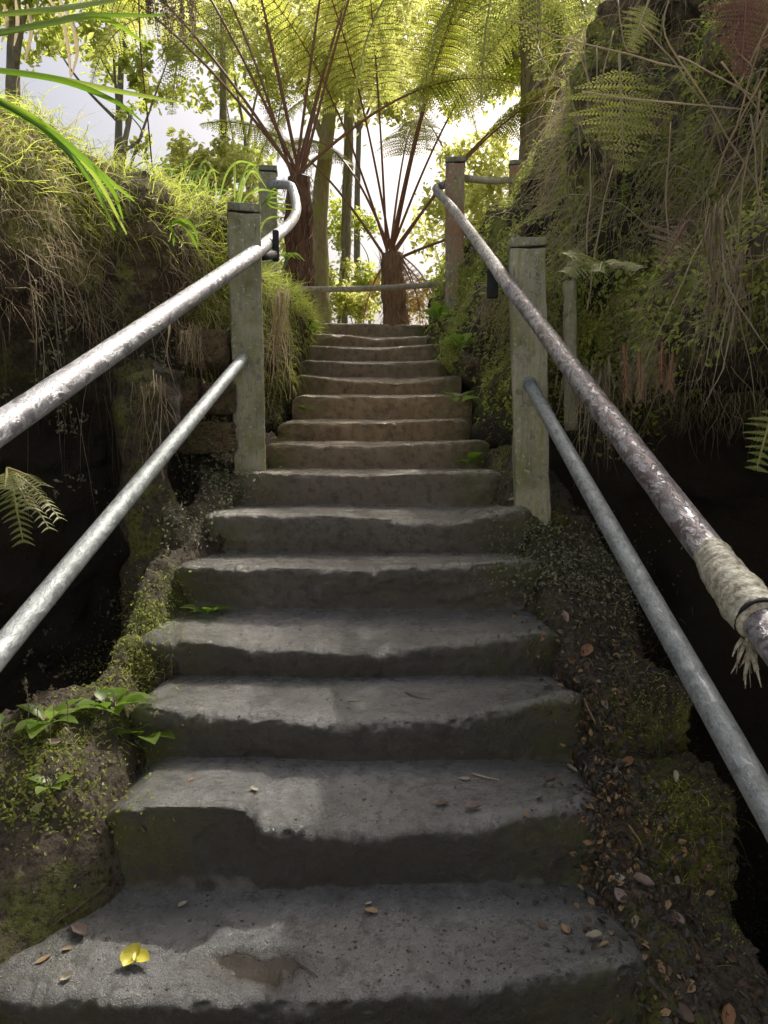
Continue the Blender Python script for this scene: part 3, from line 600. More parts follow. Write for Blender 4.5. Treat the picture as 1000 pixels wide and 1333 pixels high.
# ------------------------------------------------------------------ ferns
def frond_geo(mb, base, d0, length, droop, stipe=.4, pl=.45, npin=26, npl=16, fw=.35, rad=.009, leaf=0, stem=1, pdroop=.35, seed=0, plw=1.0, flat_up=None, taper=.9):
    rg = np.random.default_rng(seed); base = np.array(base, float); d = np.array(d0, float); d /= np.linalg.norm(d)
    n = 36; pts = [base]; dirs = [d.copy()]; ds = length/n
    for k in range(n):
        t = k/n; d = d+np.array([0, 0, -1])*droop*(t**.9)*ds*1.6*(1-abs(d[2])*.0); d /= np.linalg.norm(d); pts.append(pts[-1]+d*ds); dirs.append(d.copy())
    pts = np.array(pts); dirs = np.array(dirs); v, f = tube(pts, np.linspace(rad, rad*.25, n+1), 6, False); mb.add(v, f, stem, .5)
    tt = np.linspace(stipe, .99, npin); PV = []; at = []
    for side in (-1, 1):
        for j, t in enumerate(tt):
            x = t*n; i0 = min(int(x), n-1); p = pts[i0]+(pts[i0+1]-pts[i0])*(x-i0); T = dirs[i0]
            up = np.array([0, 0, 1.]) if flat_up is None else np.array(flat_up, float)
            sd = np.cross(T, up); 
            if np.linalg.norm(sd) < .15: sd = np.array([1., 0, 0])
            sd /= np.linalg.norm(sd); nu = np.cross(sd, T); s_ = (t-stipe)/(1-stipe)
            L = pl*(min(1, s_*3.2+.45))*(1-s_**1.7*taper)*rg.uniform(.88, 1.1)
            if L < .03: L = .03
            dp = side*sd+T*fw; dp += rg.normal(size=3)*.05; dp /= np.linalg.norm(dp)
            m = max(5, int(npl*L/pl)); q = (np.arange(m)+.6)/m
            pos = p+dp*L*q[:, None]+np.array([0, 0, -1.])*(pdroop*L*q**2)[:, None]
            dd = np.gradient(pos, axis=0); dd /= np.linalg.norm(dd, axis=1)[:, None]
            # midrib
            pv = np.vstack([p, pos]); wv = np.linspace(rad*.28, rad*.1, m+1)[:, None]; b0 = np.cross(dp, nu); b0 /= np.linalg.norm(b0)
            rib = np.stack([pv-b0*wv, pv+b0*wv], 1).reshape(-1, 3); fr = np.array([[2*k, 2*k+1, 2*k+3, 2*k+2] for k in range(m)]); mb.add(rib, fr, stem, .6)
            pll = L/m; ln = pl*.17*plw*(1-q*.85)*(1 if L > .12 else .7)
            col = np.clip(.5+rg.normal()*.22+.15*rg.normal(size=m), 0, 1)
            for s2 in (-1, 1):
                out = s2*np.cross(dd, nu)+dd*.25; out /= np.linalg.norm(out, axis=1)[:, None]; out[:, 2] -= .15*rg.random(m)
                a = pos-dd*pll*.47; b = pos+dd*pll*.46; tip = pos+out*ln[:, None]; m2 = out*ln[:, None]*.6
                PV.append(np.stack([a, a+m2+dd*pll*.05, tip, b+m2*.95-dd*pll*.02], 1)); at.append(np.repeat(col, 4))
    PV = np.concatenate(PV).reshape(-1, 3); at = np.concatenate(at); mb.add(PV, np.arange(len(PV)).reshape(-1, 4), leaf, at)

def tree_fern(label, crown, base, rad, targets, length, droop, stem='stipe', leafm_='fern', extra=6, trunkm='fernbark', stipe=.5, pl=.44, seed=0, dead=0, group=None, npin=26, deadt=()):
    crown = np.array(crown); base = np.array(base); o = empty('tree_fern', base, label, 'tree fern', group)
    pth = smooth_path([base, base*.6+crown*.4+np.array([.03, .02, 0]), crown], 16); tt = np.linspace(0, 1, len(pth))
    v, f = tube(pth, rad*np.interp(tt, [0, .2, .8, 1], [1.35, 1.05, .95, .75]), 26, True, .35, seed); mb = MB(M[trunkm], M['root']).add(v, f)
    N = 700; idx = rng.integers(0, len(pth), N); ang = rng.uniform(0, 6.28, N); R_ = pth[idx]+np.stack([np.cos(ang), np.sin(ang), np.zeros(N)], 1)*rad*.95; Dn = np.stack([np.cos(ang)*.35, np.sin(ang)*.35, -np.ones(N)*rng.choice([1, -1.2], N, p=[.7, .3])], 1)
    v, f, a = strands(R_, Dn, rng.uniform(.05, .2, N), .006, .4, .7, 3); mb.add(v, f, 1, a); part('trunk', mb, o)
    rg = np.random.default_rng(seed+5); tl = []
    for tg in targets: tl.append((np.array(P(*tg[:3]))-crown, tg[3] if len(tg) > 3 else length, tg[4] if len(tg) > 4 else droop))
    for k in range(extra):
        az = k/extra*6.283+rg.uniform(-.3, .3); el = rg.uniform(.35, 1.1); tl.append((np.array([math.cos(az)*math.cos(el), math.sin(az)*math.cos(el), math.sin(el)]), length*rg.uniform(.8, 1.05), droop*rg.uniform(.9, 1.3)))
    for k, (dv, L, dr) in enumerate(tl):
        mb = MB(M[leafm_], M[stem]); frond_geo(mb, crown+rg.normal(size=3)*rad*.25, dv, L, dr, stipe, pl, npin, 18, .3, .016 if rad < .15 else .012, seed=seed*100+k, pdroop=.4); part('frond', mb, o, False)
    for k in range(dead):
        az = rg.uniform(0, 6.28); mb = MB(M['deadfrond'], M['stipe'])
        if k < len(deadt): frond_geo(mb, crown, P(*deadt[k])-crown+np.array([0, 0, .35]), rg.uniform(.85, 1.15), 1.1, .08, .32, 18, 14, .55, .008, seed=seed*37+k, plw=1.5)
        else: frond_geo(mb, crown+np.array([math.cos(az), math.sin(az), -.3])*rad, (math.cos(az)*rg.uniform(.2, 1), math.sin(az)*rg.uniform(.2, 1), -rg.uniform(.3, .9)), rg.uniform(.7, 1.3), 3.0, .15, .16, 14, 10, .3, .008, seed=seed*31+k); part('dead_frond', mb, o, False, 'brown withered frond hanging down the trunk')
    return o
tree_fern('dark-trunked tree fern left of the landing with long red-brown stalks', P(388, 232, 7.2), (P(388, 420, 7.2)[0]-.02, 7.2, 2.0), .13,
  [(345, 20, 6.9, 3.3, .3), (300, 40, 6.8, 3.2, .35), (262, 70, 6.9, 3.2, .4), (236, 0, 6.7, 3.2, .4), (418, 0, 7.0, 3.2, .25), (445, 0, 7.0, 3.4, .3), (436, 10, 7.6, 3.2, .3), (490, 140, 7.0, 2.2, .6), (322, 20, 7.5, 3.2, .35), (432, 60, 7.2, 3.0, .35), (352, 60, 7.3, 3.1, .3)], 3.0, .8, seed=1, extra=0, stipe=.58)
tree_fern('shaggy-trunked tree fern behind the middle of the landing rail', P(510, 330, 7.9), (P(512, 420, 7.9)[0], 7.9, 2.0), .125,
  [(478, 150, 7.6, 3.0, .5), (437, 100, 7.5, 2.9, .5), (552, 120, 7.5, 3.0, .5), (566, 60, 7.3, 3.0, .5), (670, 110, 7.3, 2.9, .5), (630, 150, 7.6, 2.9, .6), (425, 200, 7.9, 2.4, .7), (455, 200, 8.4, 2.6, .7), (610, 285, 7.7, 1.9, .8), (530, 160, 8.6, 2.8, .6), (500, 120, 7.8, 3.0, .45), (590, 120, 7.7, 3.0, .5)], 2.8, .9, seed=2, extra=0, dead=24, deadt=[(600, 380, 7.4), (615, 395, 7.5), (625, 370, 7.6), (585, 350, 7.3), (610, 350, 7.8), (570, 400, 7.3), (640, 385, 7.7), (560, 410, 7.6), (580, 395, 7.5), (598, 405, 7.6), (545, 412, 7.5), (535, 420, 7.6), (572, 420, 7.8), (480, 415, 7.6), (590, 375, 7.7), (555, 380, 7.4)], trunkm='fernbark2')
tree_fern('tall tree fern on the right bank with fine bright fronds overhead', P(690, -60, 7.4), (P(692, 215, 7.4)[0], 7.4, 2.9), .11,
  [(640, -60, 6.4, 2.2, 1.4), (600, -40, 7.0, 2.2, 1.4), (760, -40, 6.6, 2.2, 1.5), (700, -100, 6.0, 2.2, 1.5), (560, -90, 7.0, 2.6, 1.3), (720, -20, 8.6, 2.4, 1.5)], 2.3, 1.4, 'stipeg', 'fern', 1, 'bark', .15, .42, seed=3)
tree_fern('slender tree fern in the background between the two near ones', P(455, 110, 11), (P(440, 300, 11)[0], 11, 2.0), .07,
  [(400, 60, 10), (520, 60, 10), (450, 0, 9.6), (380, 130, 10.6)], 2.6, 1.2, 'stipeg', 'fern', 6, 'bark', .15, .5, seed=4)
tree_fern('background tree fern left of the dark trunk above the turf', P(290, 60, 11), (P(285, 300, 11)[0], 11, 2.0), .055,
  [(250, 20, 10), (330, 30, 10), (290, -40, 9.6)], 2.6, 1.2, 'stipeg', 'fern', 6, 'bark', .15, .5, seed=8)

# ------------------------------------------------------------------ background trees
def tree(name, label, base, top, r, blobs, mat, nleaf, leafsz, barkm='bark', limbs=6, group=None, seed=0, even=False):
    rg = np.random.default_rng(seed); base = np.array(base, float); top = np.array(top, float); o = empty(name, base, label, 'tree' if 'tree' in name else 'shrub', group)
    mid = (base+top)/2+np.array([rg.uniform(-.15, .15), 0, 0]); pth = smooth_path([base, mid, top], 12)
    v, f = tube(pth, np.linspace(r*1.2, r*.55, len(pth)), 14, True, .2, seed); mb = MB(M[barkm]).add(v, f)
    for b in blobs:
        c = np.array(b[:3]); st = pth[rg.integers(len(pth)//2, len(pth))]; q = smooth_path([st, (st+c)/2+rg.normal(size=3)*.15, c], 6); v, f = tube(q, np.linspace(r*.4, r*.1, len(q)), 7); mb.add(v, f)
    part('trunk', mb, o)
    cr = MB(M[mat]); tot = sum(b[3]**2 for b in blobs)
    for b in blobs:
        n = int(nleaf*b[3]**2/tot); cl = n//3 if even else max(6, n//70); cc = rg.normal(size=(cl, 3)); cc /= np.linalg.norm(cc, axis=1)[:, None]; cc *= (rg.random(cl)**.45)[:, None]*b[3]; cc *= np.array([1, 1, .75])
        k = rg.integers(0, cl, n); p = np.array(b[:3])+cc[k]+rg.normal(size=(n, 3))*b[3]*.16
        nm = rg.normal(size=(n, 3))+np.array([0, 0, .8]); cv = rg.random(cl)[k]*.6+.4*rg.random(n)
        v, f, a = leaves(p, nm, leafsz*rg.uniform(.6, 1.3, n), cv); cr.add(v, f, 0, a)
    part('crown', cr, o, False); return o
def bl(lst): return [(*P(a, b, Y), r) for a, b, Y, r in lst]
tree('leafy_tree', 'leaning mossy yellowish trunk between the two tree ferns', (P(420, 420, 8.8)[0], 8.8, 2.0), P(436, 90, 9.2), .115, bl([(440, 60, 9.3, 1.0), (380, 30, 9.6, .8), (500, 20, 9.4, .9)]), 'canopy2', 4000, .10, 'mossbark', seed=11)
tree('leafy_tree', 'grey trunk rising behind the right posts', (P(682, 240, 9.5)[0], 9.5, 2.0), P(700, 60, 9.6), .14, bl([(700, 40, 9.8, .8), (640, 60, 10, .7), (750, 30, 9.6, .7)]), 'canopy', 3500, .10, 'bark', seed=12)
tree('leafy_tree', 'pale leaning trunk at the edge of the right cliff', P(668, 262, 6.6), P(740, 60, 7.2), .045, bl([(735, 60, 7.6, .35), (760, 100, 7.4, .3)]), 'canopy', 2500, .07, 'bark', seed=13)
far = [('broad pale tree far behind the landing', 16, 590, [(590, 280, 16, 1.0), (540, 130, 16.5, .9), (620, 200, 15.5, .8)], 'canopy2'),
       ('rounded tree far behind the left tree fern', 17, 320, [(330, 200, 17, .9), (290, 110, 17, 1.0), (360, 60, 17, 1.1), (300, 20, 17, 1.0)], 'canopy'),
       ('tall tree filling the gap above the middle fern', 19, 470, [(480, 90, 19, 1.1), (440, 10, 19, 1.3), (560, 20, 19, 1.3)], 'canopy2'),
       ('tree behind the right cliff edge', 14, 715, [(700, 90, 14, .8), (690, 20, 14, .9), (650, 30, 14, .8)], 'canopy2'),
       ('pale tree standing against the sky above the left turf', 15, 160, [(120, 50, 15, .8), (190, 100, 15, .6), (150, -10, 15, .8), (60, 40, 15, .7), (225, 60, 15, .6)], 'canopy'),
       ('small tree over the far left corner', 8, 20, [(20, -30, 8, .7), (80, -60, 8, .5)], 'canopy')]
for k, (lb, Y, px, b, m) in enumerate(far):
    tree('leafy_tree', lb, (P(px, 300, Y)[0], Y, 2.0), P(px, b[0][1]-20, Y), .09, bl(b), m, 2600, .035+.007*Y, 'bark', seed=30+k, group='trees beyond the landing')
mid_ = np.array([0, 3.7, 1.1])+np.array(S)*15  # unseen crown added along the sun's path to filter light on the stairs
sv_ = np.array([0, 4.5, 2.1]); sv_ = sv_-np.array(S)*float(sv_ @ np.array(S))
tree('leafy_tree', 'leafy tree added out of view, its crown placed to shade the stairs', (mid_[0], mid_[1], 2.5), mid_, .12, [(*(mid_+sv_*k), 1.25) for k in (-.6, -.25, .1, .45)]+[(*(mid_+sv_*-.5+np.array([-.9, 0, 0])), 1.3)], 'canopy', 3200, .085, 'bark', seed=90, even=True)
sh = [('yellow-green shrub behind the landing rail, left of the shaggy trunk', 10.5, [(450, 395, 10.5, .45), (420, 350, 10.8, .4)]), ('low bright shrub right of the shaggy trunk', 9.6, [(575, 380, 9.6, .42), (610, 345, 9.8, .45)]),
      ('bushy shrub seen between the left posts', 9.4, [(370, 360, 9.4, .4), (340, 300, 9.6, .5)]), ('pale shrub beside the mossy trunk', 12.5, [(480, 370, 12.5, .5), (450, 290, 12.8, .5)]),
      ('leafy shrub on the turf left of the square post', 6.3, [(262, 215, 6.3, .28), (225, 230, 6.4, .22), (300, 235, 6.6, .3)]), ('twiggy shrub on the turf against the sky', 5.6, [(170, 150, 5.6, .12), (185, 190, 5.5, .12)]),
      ('shrub on the right bank below the pale trunk', 8.2, [(640, 270, 8.2, .4), (620, 330, 8.2, .35)])]
for k, (lb, Y, b) in enumerate(sh):
    bb = bl(b); tree('leafy_shrub', lb, (bb[0][0], Y, min(2.2, bb[0][2]-.3)), bb[0][:3], .03, bb, 'canopy2' if k % 2 == 0 else 'canopy', 1700 if k != 5 else 250, .035+.004*Y if k != 5 else .04, 'bark', seed=60+k)

# ------------------------------------------------------------------ vegetation on the banks
def pick(V, Nn, cond, n):
    v = V.reshape(-1, 3); m = Nn.reshape(-1, 3); k = np.where(cond(v, m))[0]; k = rng.choice(k, n); j = rng.normal(size=(n, 3))*.012; return v[k]+j, m[k]
def stuffobj(name, mb, label, smooth=False):
    V, Fq, mi, at = mb.arrays(); tag(link(name, mesh(name, V, Fq, mb.mats, mi, smooth, at)), label, name.replace('_', ' '), kind='stuff')
# left: turf on the lip and top, spilling down; straw beneath
mb = MB(M['grass'], M['straw'], M['root'])
r_, n_ = pick(LBV, LBN, lambda v, m: (v[:, 2] > 2.0) & (v[:, 1] > .8) & (v[:, 1] < 7.2) & (v[:, 0] > -2.6), 13000)
v, f, a = strands(r_, n_*.8+rng.normal(size=r_.shape)*.5+np.array([.2, -.1, .5]), rng.uniform(.05, .22, len(r_)), .004, 1.5, 1.5, 6, np.clip(rng.normal(.72, .25, len(r_)), 0, 1)); mb.add(v, f, 0, a)
r_, n_ = pick(LBV, LBN, lambda v, m: (v[:, 2] > 1.62) & (v[:, 2] < 2.3) & (v[:, 1] > .8) & (v[:, 1] < 4.4) & (v[:, 0] > -2.2) & (fbm(v, 3, 3, 77) > -.1), 4500)
v, f, a = strands(r_, n_*.7+rng.normal(size=r_.shape)*.7+np.array([.1, 0, -.2]), rng.uniform(.04, .19, len(r_))*rng.choice([1, 1, 1.5], len(r_)), .0028, 1.8, 2.2, 7); mb.add(v, f, 1, a)
r_, n_ = pick(LBV, LBN, lambda v, m: (v[:, 2] > 1.2) & (v[:, 2] < 1.9) & (v[:, 1] > 1.2) & (v[:, 1] < 4.0), 350)
v, f, a = strands(r_, n_*.2+rng.normal(size=r_.shape)*.2+np.array([.1, 0, -1]), rng.uniform(.1, .6, len(r_)), .003, 2.5, .5, 7); mb.add(v, f, 2, a)
r_, n_ = pick(LBV, LBN, lambda v, m: (v[:, 1] > 3.7) & (v[:, 1] < 6.6) & (v[:, 2] > ramp(v[:, 1])+.05) & (v[:, 2] < 2.5) & (v[:, 0] > -1.0), 3500)
v, f, a = strands(r_, n_*.7+rng.normal(size=r_.shape)*.5+np.array([.1, -.1, -.2]), rng.uniform(.04, .2, len(r_)), .004, 2.2, .8, 4, np.clip(rng.normal(.6, .3, len(r_)), 0, 1)); mb.add(v, f, 0, a)
stuffobj('hanging_grass', mb, 'green turf and dry straw hanging over the left bank')
# right: straw and grass along the crest and on the wall, dense on the slope beside the stairs
mb = MB(M['grass'], M['straw'], M['root'])
r_, n_ = pick(RBV, RBN, lambda v, m: (v[:, 1] > 2.8) & (v[:, 1] < 6.6) & (v[:, 2] > ramp(v[:, 1])+.1) & (v[:, 0] < 2.0) & (fbm(v, 2.5, 3, 50) > .0), 6500)
v, f, a = strands(r_, n_*.8+rng.normal(size=r_.shape)*.5+np.array([-.1, -.1, 0]), rng.uniform(.03, .15, len(r_)), .0038, 1.6, 1.8, 6, np.clip(rng.normal(.6, .3, len(r_)), 0, 1)); mb.add(v, f, 0, a)
r_, n_ = pick(RBV, RBN, lambda v, m: (v[:, 1] > 2.0) & (v[:, 1] < 4.6) & (v[:, 2] > 1.9) & (v[:, 2] < 3.9) & (v[:, 0] < 1.9) & (fbm(v, 2.2, 3, 91) > -.05), 3200)
v, f, a = strands(r_, n_*.7+rng.normal(size=r_.shape)*.6+np.array([-.05, -.1, -.5]), rng.uniform(.1, .5, len(r_)), .0035, 1.8, 1.2, 7); mb.add(v, f, 1, a)
r_, n_ = pick(RBV, RBN, lambda v, m: (v[:, 1] > .9) & (v[:, 1] < 3.5) & (v[:, 2] > 1.22) & (v[:, 2] < 1.7) & (v[:, 0] < 1.6) & (fbm(v, 4, 2, 63) > -.1), 2400)
v, f, a = strands(r_, n_*.6+rng.normal(size=r_.shape)*.7+np.array([-.05, -.1, -.4]), rng.uniform(.04, .24, len(r_)), .003, 1.9, 2.0, 8, rng.random(len(r_))*.8); mb.add(v, f, 1, a)
stuffobj('hanging_grass', mb, 'dry straw, grass and rootlets hanging over the right cliff')
# leafy cover
def leafcover(V, Nn, cond, n, size, mat, name, label, lift=.02):
    r_, n_ = pick(V, Nn, cond, n); r_ = r_+n_*rng.uniform(0, lift*2, n)[:, None]
    v, f, a = leaves(r_, n_+rng.normal(size=r_.shape)*.5+np.array([0, -.2, .5]), size*rng.uniform(.6, 1.4, n)); stuffobj(name, MB(M[mat]).add(v, f, 0, a), label)
leafcover(RBV, RBN, lambda v, m: (v[:, 1] > .8) & (v[:, 1] < 3.4) & (v[:, 2] > 1.35) & (v[:, 2] < 1.85) & (v[:, 0] < 1.9), 5500, .022, 'ledge', 'creeping_plants', 'small-leaved green plants covering the ledge of the right cliff', .03)
def patchy(v): return fbm(v, 3.5, 3, 21)
leafcover(RBV, RBN, lambda v, m: (v[:, 1] > 1.6) & (v[:, 1] < 4.5) & (v[:, 2] > 1.8) & (v[:, 2] < 3.6) & (v[:, 0] < 1.9) & (patchy(v) > .12), 9000, .018, 'ledge', 'moss_and_leaves', 'patches of tiny leaves and moss on the upper right cliff', .02)
leafcover(RBV, RBN, lambda v, m: (v[:, 1] > 3.2) & (v[:, 1] < 6.5) & (v[:, 2] > ramp(v[:, 1])+.02) & (v[:, 0] < 1.2), 9000, .024, 'ledge', 'creeping_plants', 'low green plants on the slope beside the upper steps', .02)
leafcover(LBV, LBN, lambda v, m: (v[:, 1] > .6) & (v[:, 1] < 3.9) & (v[:, 2] > -.5) & (v[:, 2] < 1.7) & (patchy(v) > .12), 5000, .02, 'creeper', 'wall_plants', 'dark small-leaved plants on the undercut wall of the left hollow', .02)
leafcover(LBV, LBN, lambda v, m: (v[:, 1] > 3.8) & (v[:, 1] < 6.5) & (v[:, 2] > ramp(v[:, 1])) & (v[:, 2] < 2.4) & (v[:, 0] > -.9), 1500, .022, 'weed', 'creeping_plants', 'green leaves at the foot of the left bank beside the upper steps', .02)

def scatter_px(poly_fn, n):
    out = []
    while len(out) < n:
        px, py = poly_fn(); h = hit(px, py)
        if h: out.append(h)
    return out
def gauss(cx, cy, sx, sy): return lambda: (random.gauss(cx, sx), random.gauss(cy, sy))
def cover(name, label, fns, size, mat, lift=.02, hz=.6):
    C = []; Nn = []
    for fn, n in fns:
        for p, nn, _ in scatter_px(fn, n): C.append(p+nn*random.uniform(.002, lift*2)); Nn.append(nn)
    C = np.array(C); Nn = np.array(Nn); v, f, a = leaves(C, Nn+rng.normal(size=C.shape)*hz, size*rng.uniform(.6, 1.4, len(C))); stuffobj(name, MB(M[mat]).add(v, f, 0, a), label)
cover('ground_cover', 'dark glossy small-leaved ground cover at the foot of the right post', [(gauss(735, 735, 50, 26), 1500), (gauss(690, 695, 25, 8), 250), (gauss(800, 790, 25, 30), 350)], .013, 'creeper', .015)
cover('ground_cover', 'small-leaved creeper beside the left post foot', [(gauss(285, 620, 22, 22), 700), (gauss(240, 680, 20, 25), 200)], .014, 'creeper', .02)
cover('moss', 'moss and tiny weeds on the soil left of the lower steps', [(gauss(60, 1020, 60, 40), 900), (gauss(140, 880, 35, 30), 600), (gauss(200, 790, 25, 25), 350)], .010, 'ledge', .006)
cover('moss', 'moss on the side stones right of the lower steps', [(gauss(845, 915, 35, 22), 500), (gauss(880, 1045, 45, 20), 600), (gauss(980, 1190, 30, 25), 400)], .006, 'ledge', .002)
# small grass tufts along both step margins
mb = MB(M['grass'])
R_ = []; N_ = []
for fn, n in [(gauss(175, 840, 25, 50), 260), (gauss(60, 960, 60, 12), 200), (gauss(360, 540, 10, 25), 200), (gauss(660, 600, 14, 30), 250), (gauss(900, 1080, 50, 60), 200), (gauss(830, 860, 30, 40), 180)]:
    for p, nn, _ in scatter_px(fn, n): R_.append(p); N_.append(nn)
R_ = np.array(R_); N_ = np.array(N_); v, f, a = strands(R_, N_*.5+rng.normal(size=R_.shape)*.4+np.array([0, 0, .5]), rng.uniform(.02, .08, len(R_)), .002, 1.8, .9, 4); mb.add(v, f, 0, a)
stuffobj('short_grass', mb, 'short grass and rootlets along the margins of the steps')

# leaf litter (uncountable crumbs) and grit
def blitter(fns, size, mat, aspect, name, label):
    C = []; Nn = []
    for fn, n in fns:
        for p, nn, _ in scatter_px(fn, n): C.append(p+nn*.004); Nn.append(nn)
    C = np.array(C); Nn = np.array(Nn); v, f, a = leaves(C, Nn+rng.normal(size=C.shape)*.35, size*rng.uniform(.4, 1.3, len(C)), None, aspect); mb = MB(*mat); k = rng.integers(0, len(mat), len(C)); mb.add(v, f, 0, a); mb.M = [np.repeat(k, 2)]; stuffobj(name, mb, label)
blitter([(gauss(770, 840, 42, 45), 700), (gauss(800, 1010, 28, 60), 550), (gauss(850, 1130, 60, 60), 700), (gauss(790, 1060, 12, 50), 200), (gauss(900, 1290, 60, 30), 150), (gauss(80, 1000, 50, 50), 60)], .020, [M['l_brown'], M['pebble'], M['l_brown'], M['pebble'], M['pebble'], M['soil'], M['soil'], M['l_brown'], M['pebble'], M['l_tan']], .6, 'leaf_litter', 'crumbled brown leaf litter over the soil right of the steps')
# grit as tiny octahedra
def grit(fns, name, label, s0):
    mb = MB(M['pebble']); V = []; Fq = []; n = 0
    o8 = np.array([[1, 0, 0], [0, 1, 0], [-1, 0, 0], [0, -1, 0], [0, 0, 1], [0, 0, -1.]]); q = np.array([[0, 1, 4, 4], [1, 2, 4, 4], [2, 3, 4, 4], [3, 0, 4, 4]])
    for fn, k in fns:
        for p, nn, _ in scatter_px(fn, k):
            s_ = s0*random.uniform(.5, 1)**2*random.choice([1, 1, 1, 1.8]); v = o8*s_*np.array([1, random.uniform(.6, 1), .6])+rng.normal(size=(6, 3))*s_*.25; V.append(v+p); Fq.append(np.array([[0, 1, 4], [1, 2, 4], [2, 3, 4], [3, 0, 4]])+n); n += 6
    tag(link(name, mesh(name, np.vstack(V), np.vstack(Fq), M['pebble'])), label, 'grit', kind='stuff')
grit([(gauss(480, 1240, 230, 45), 900), (gauss(470, 1040, 170, 22), 450), (gauss(460, 920, 150, 15), 220), (gauss(700, 1230, 70, 50), 300), (gauss(450, 820, 130, 12), 120), (gauss(560, 700, 60, 20), 80), (gauss(840, 1150, 70, 60), 400), (gauss(120, 1150, 60, 40), 200)], 'grit', 'fine dark grit and crumbs lying on the treads', .0034)

# ------------------------------------------------------------------ fallen leaves
def leaf_mesh(name, mat, curl, L=1, asp=.5, seed=0):
    u = np.linspace(0, 1, 9); wv = np.sin(u**.8*math.pi)**.8*asp*.5+.01; v = np.linspace(-1, 1, 5); U, Vv = np.meshgrid(u, v, indexing='ij'); W_ = wv[:, None]*Vv
    z = curl*(Vv**2)*wv[:, None]*1.3+curl*.35*(U-.5)**2*2+.02*np.random.default_rng(seed).normal(size=U.shape)
    V = np.stack([(U-.5).ravel(), W_.ravel(), z.ravel()+.02], 1); return mesh(name, V, grid_faces(9, 5), M[mat], None, True)
LM = {m: [leaf_mesh('fallen_leaf', m, c, 1, a, k) for k, (c, a) in enumerate([(.35, .55), (.8, .5), (.15, .45)])] for m in ('l_tan', 'l_pink', 'l_orange', 'l_pale', 'l_brown', 'l_yellow')}
def fallen(px, py, size, m, lb, k=0, rot=None, group='fallen leaves on and beside the steps'):
    h = hit(px, py)
    if not h: return
    o = link('fallen_leaf', LM[m][k % 3], None, tuple(h[0]+h[1]*.002)); q = Vector(h[1]).to_track_quat('Z', 'Y').to_matrix().to_4x4() @ Matrix.Rotation(random.uniform(0, 6.28) if rot is None else rot, 4, 'Z')
    s_ = size/1000*h[2]; o.matrix_world = Matrix.Translation(Vector(h[0]+h[1]*.0025)) @ q @ Matrix.Scale(s_, 4); tag(o, lb, 'leaf', group)
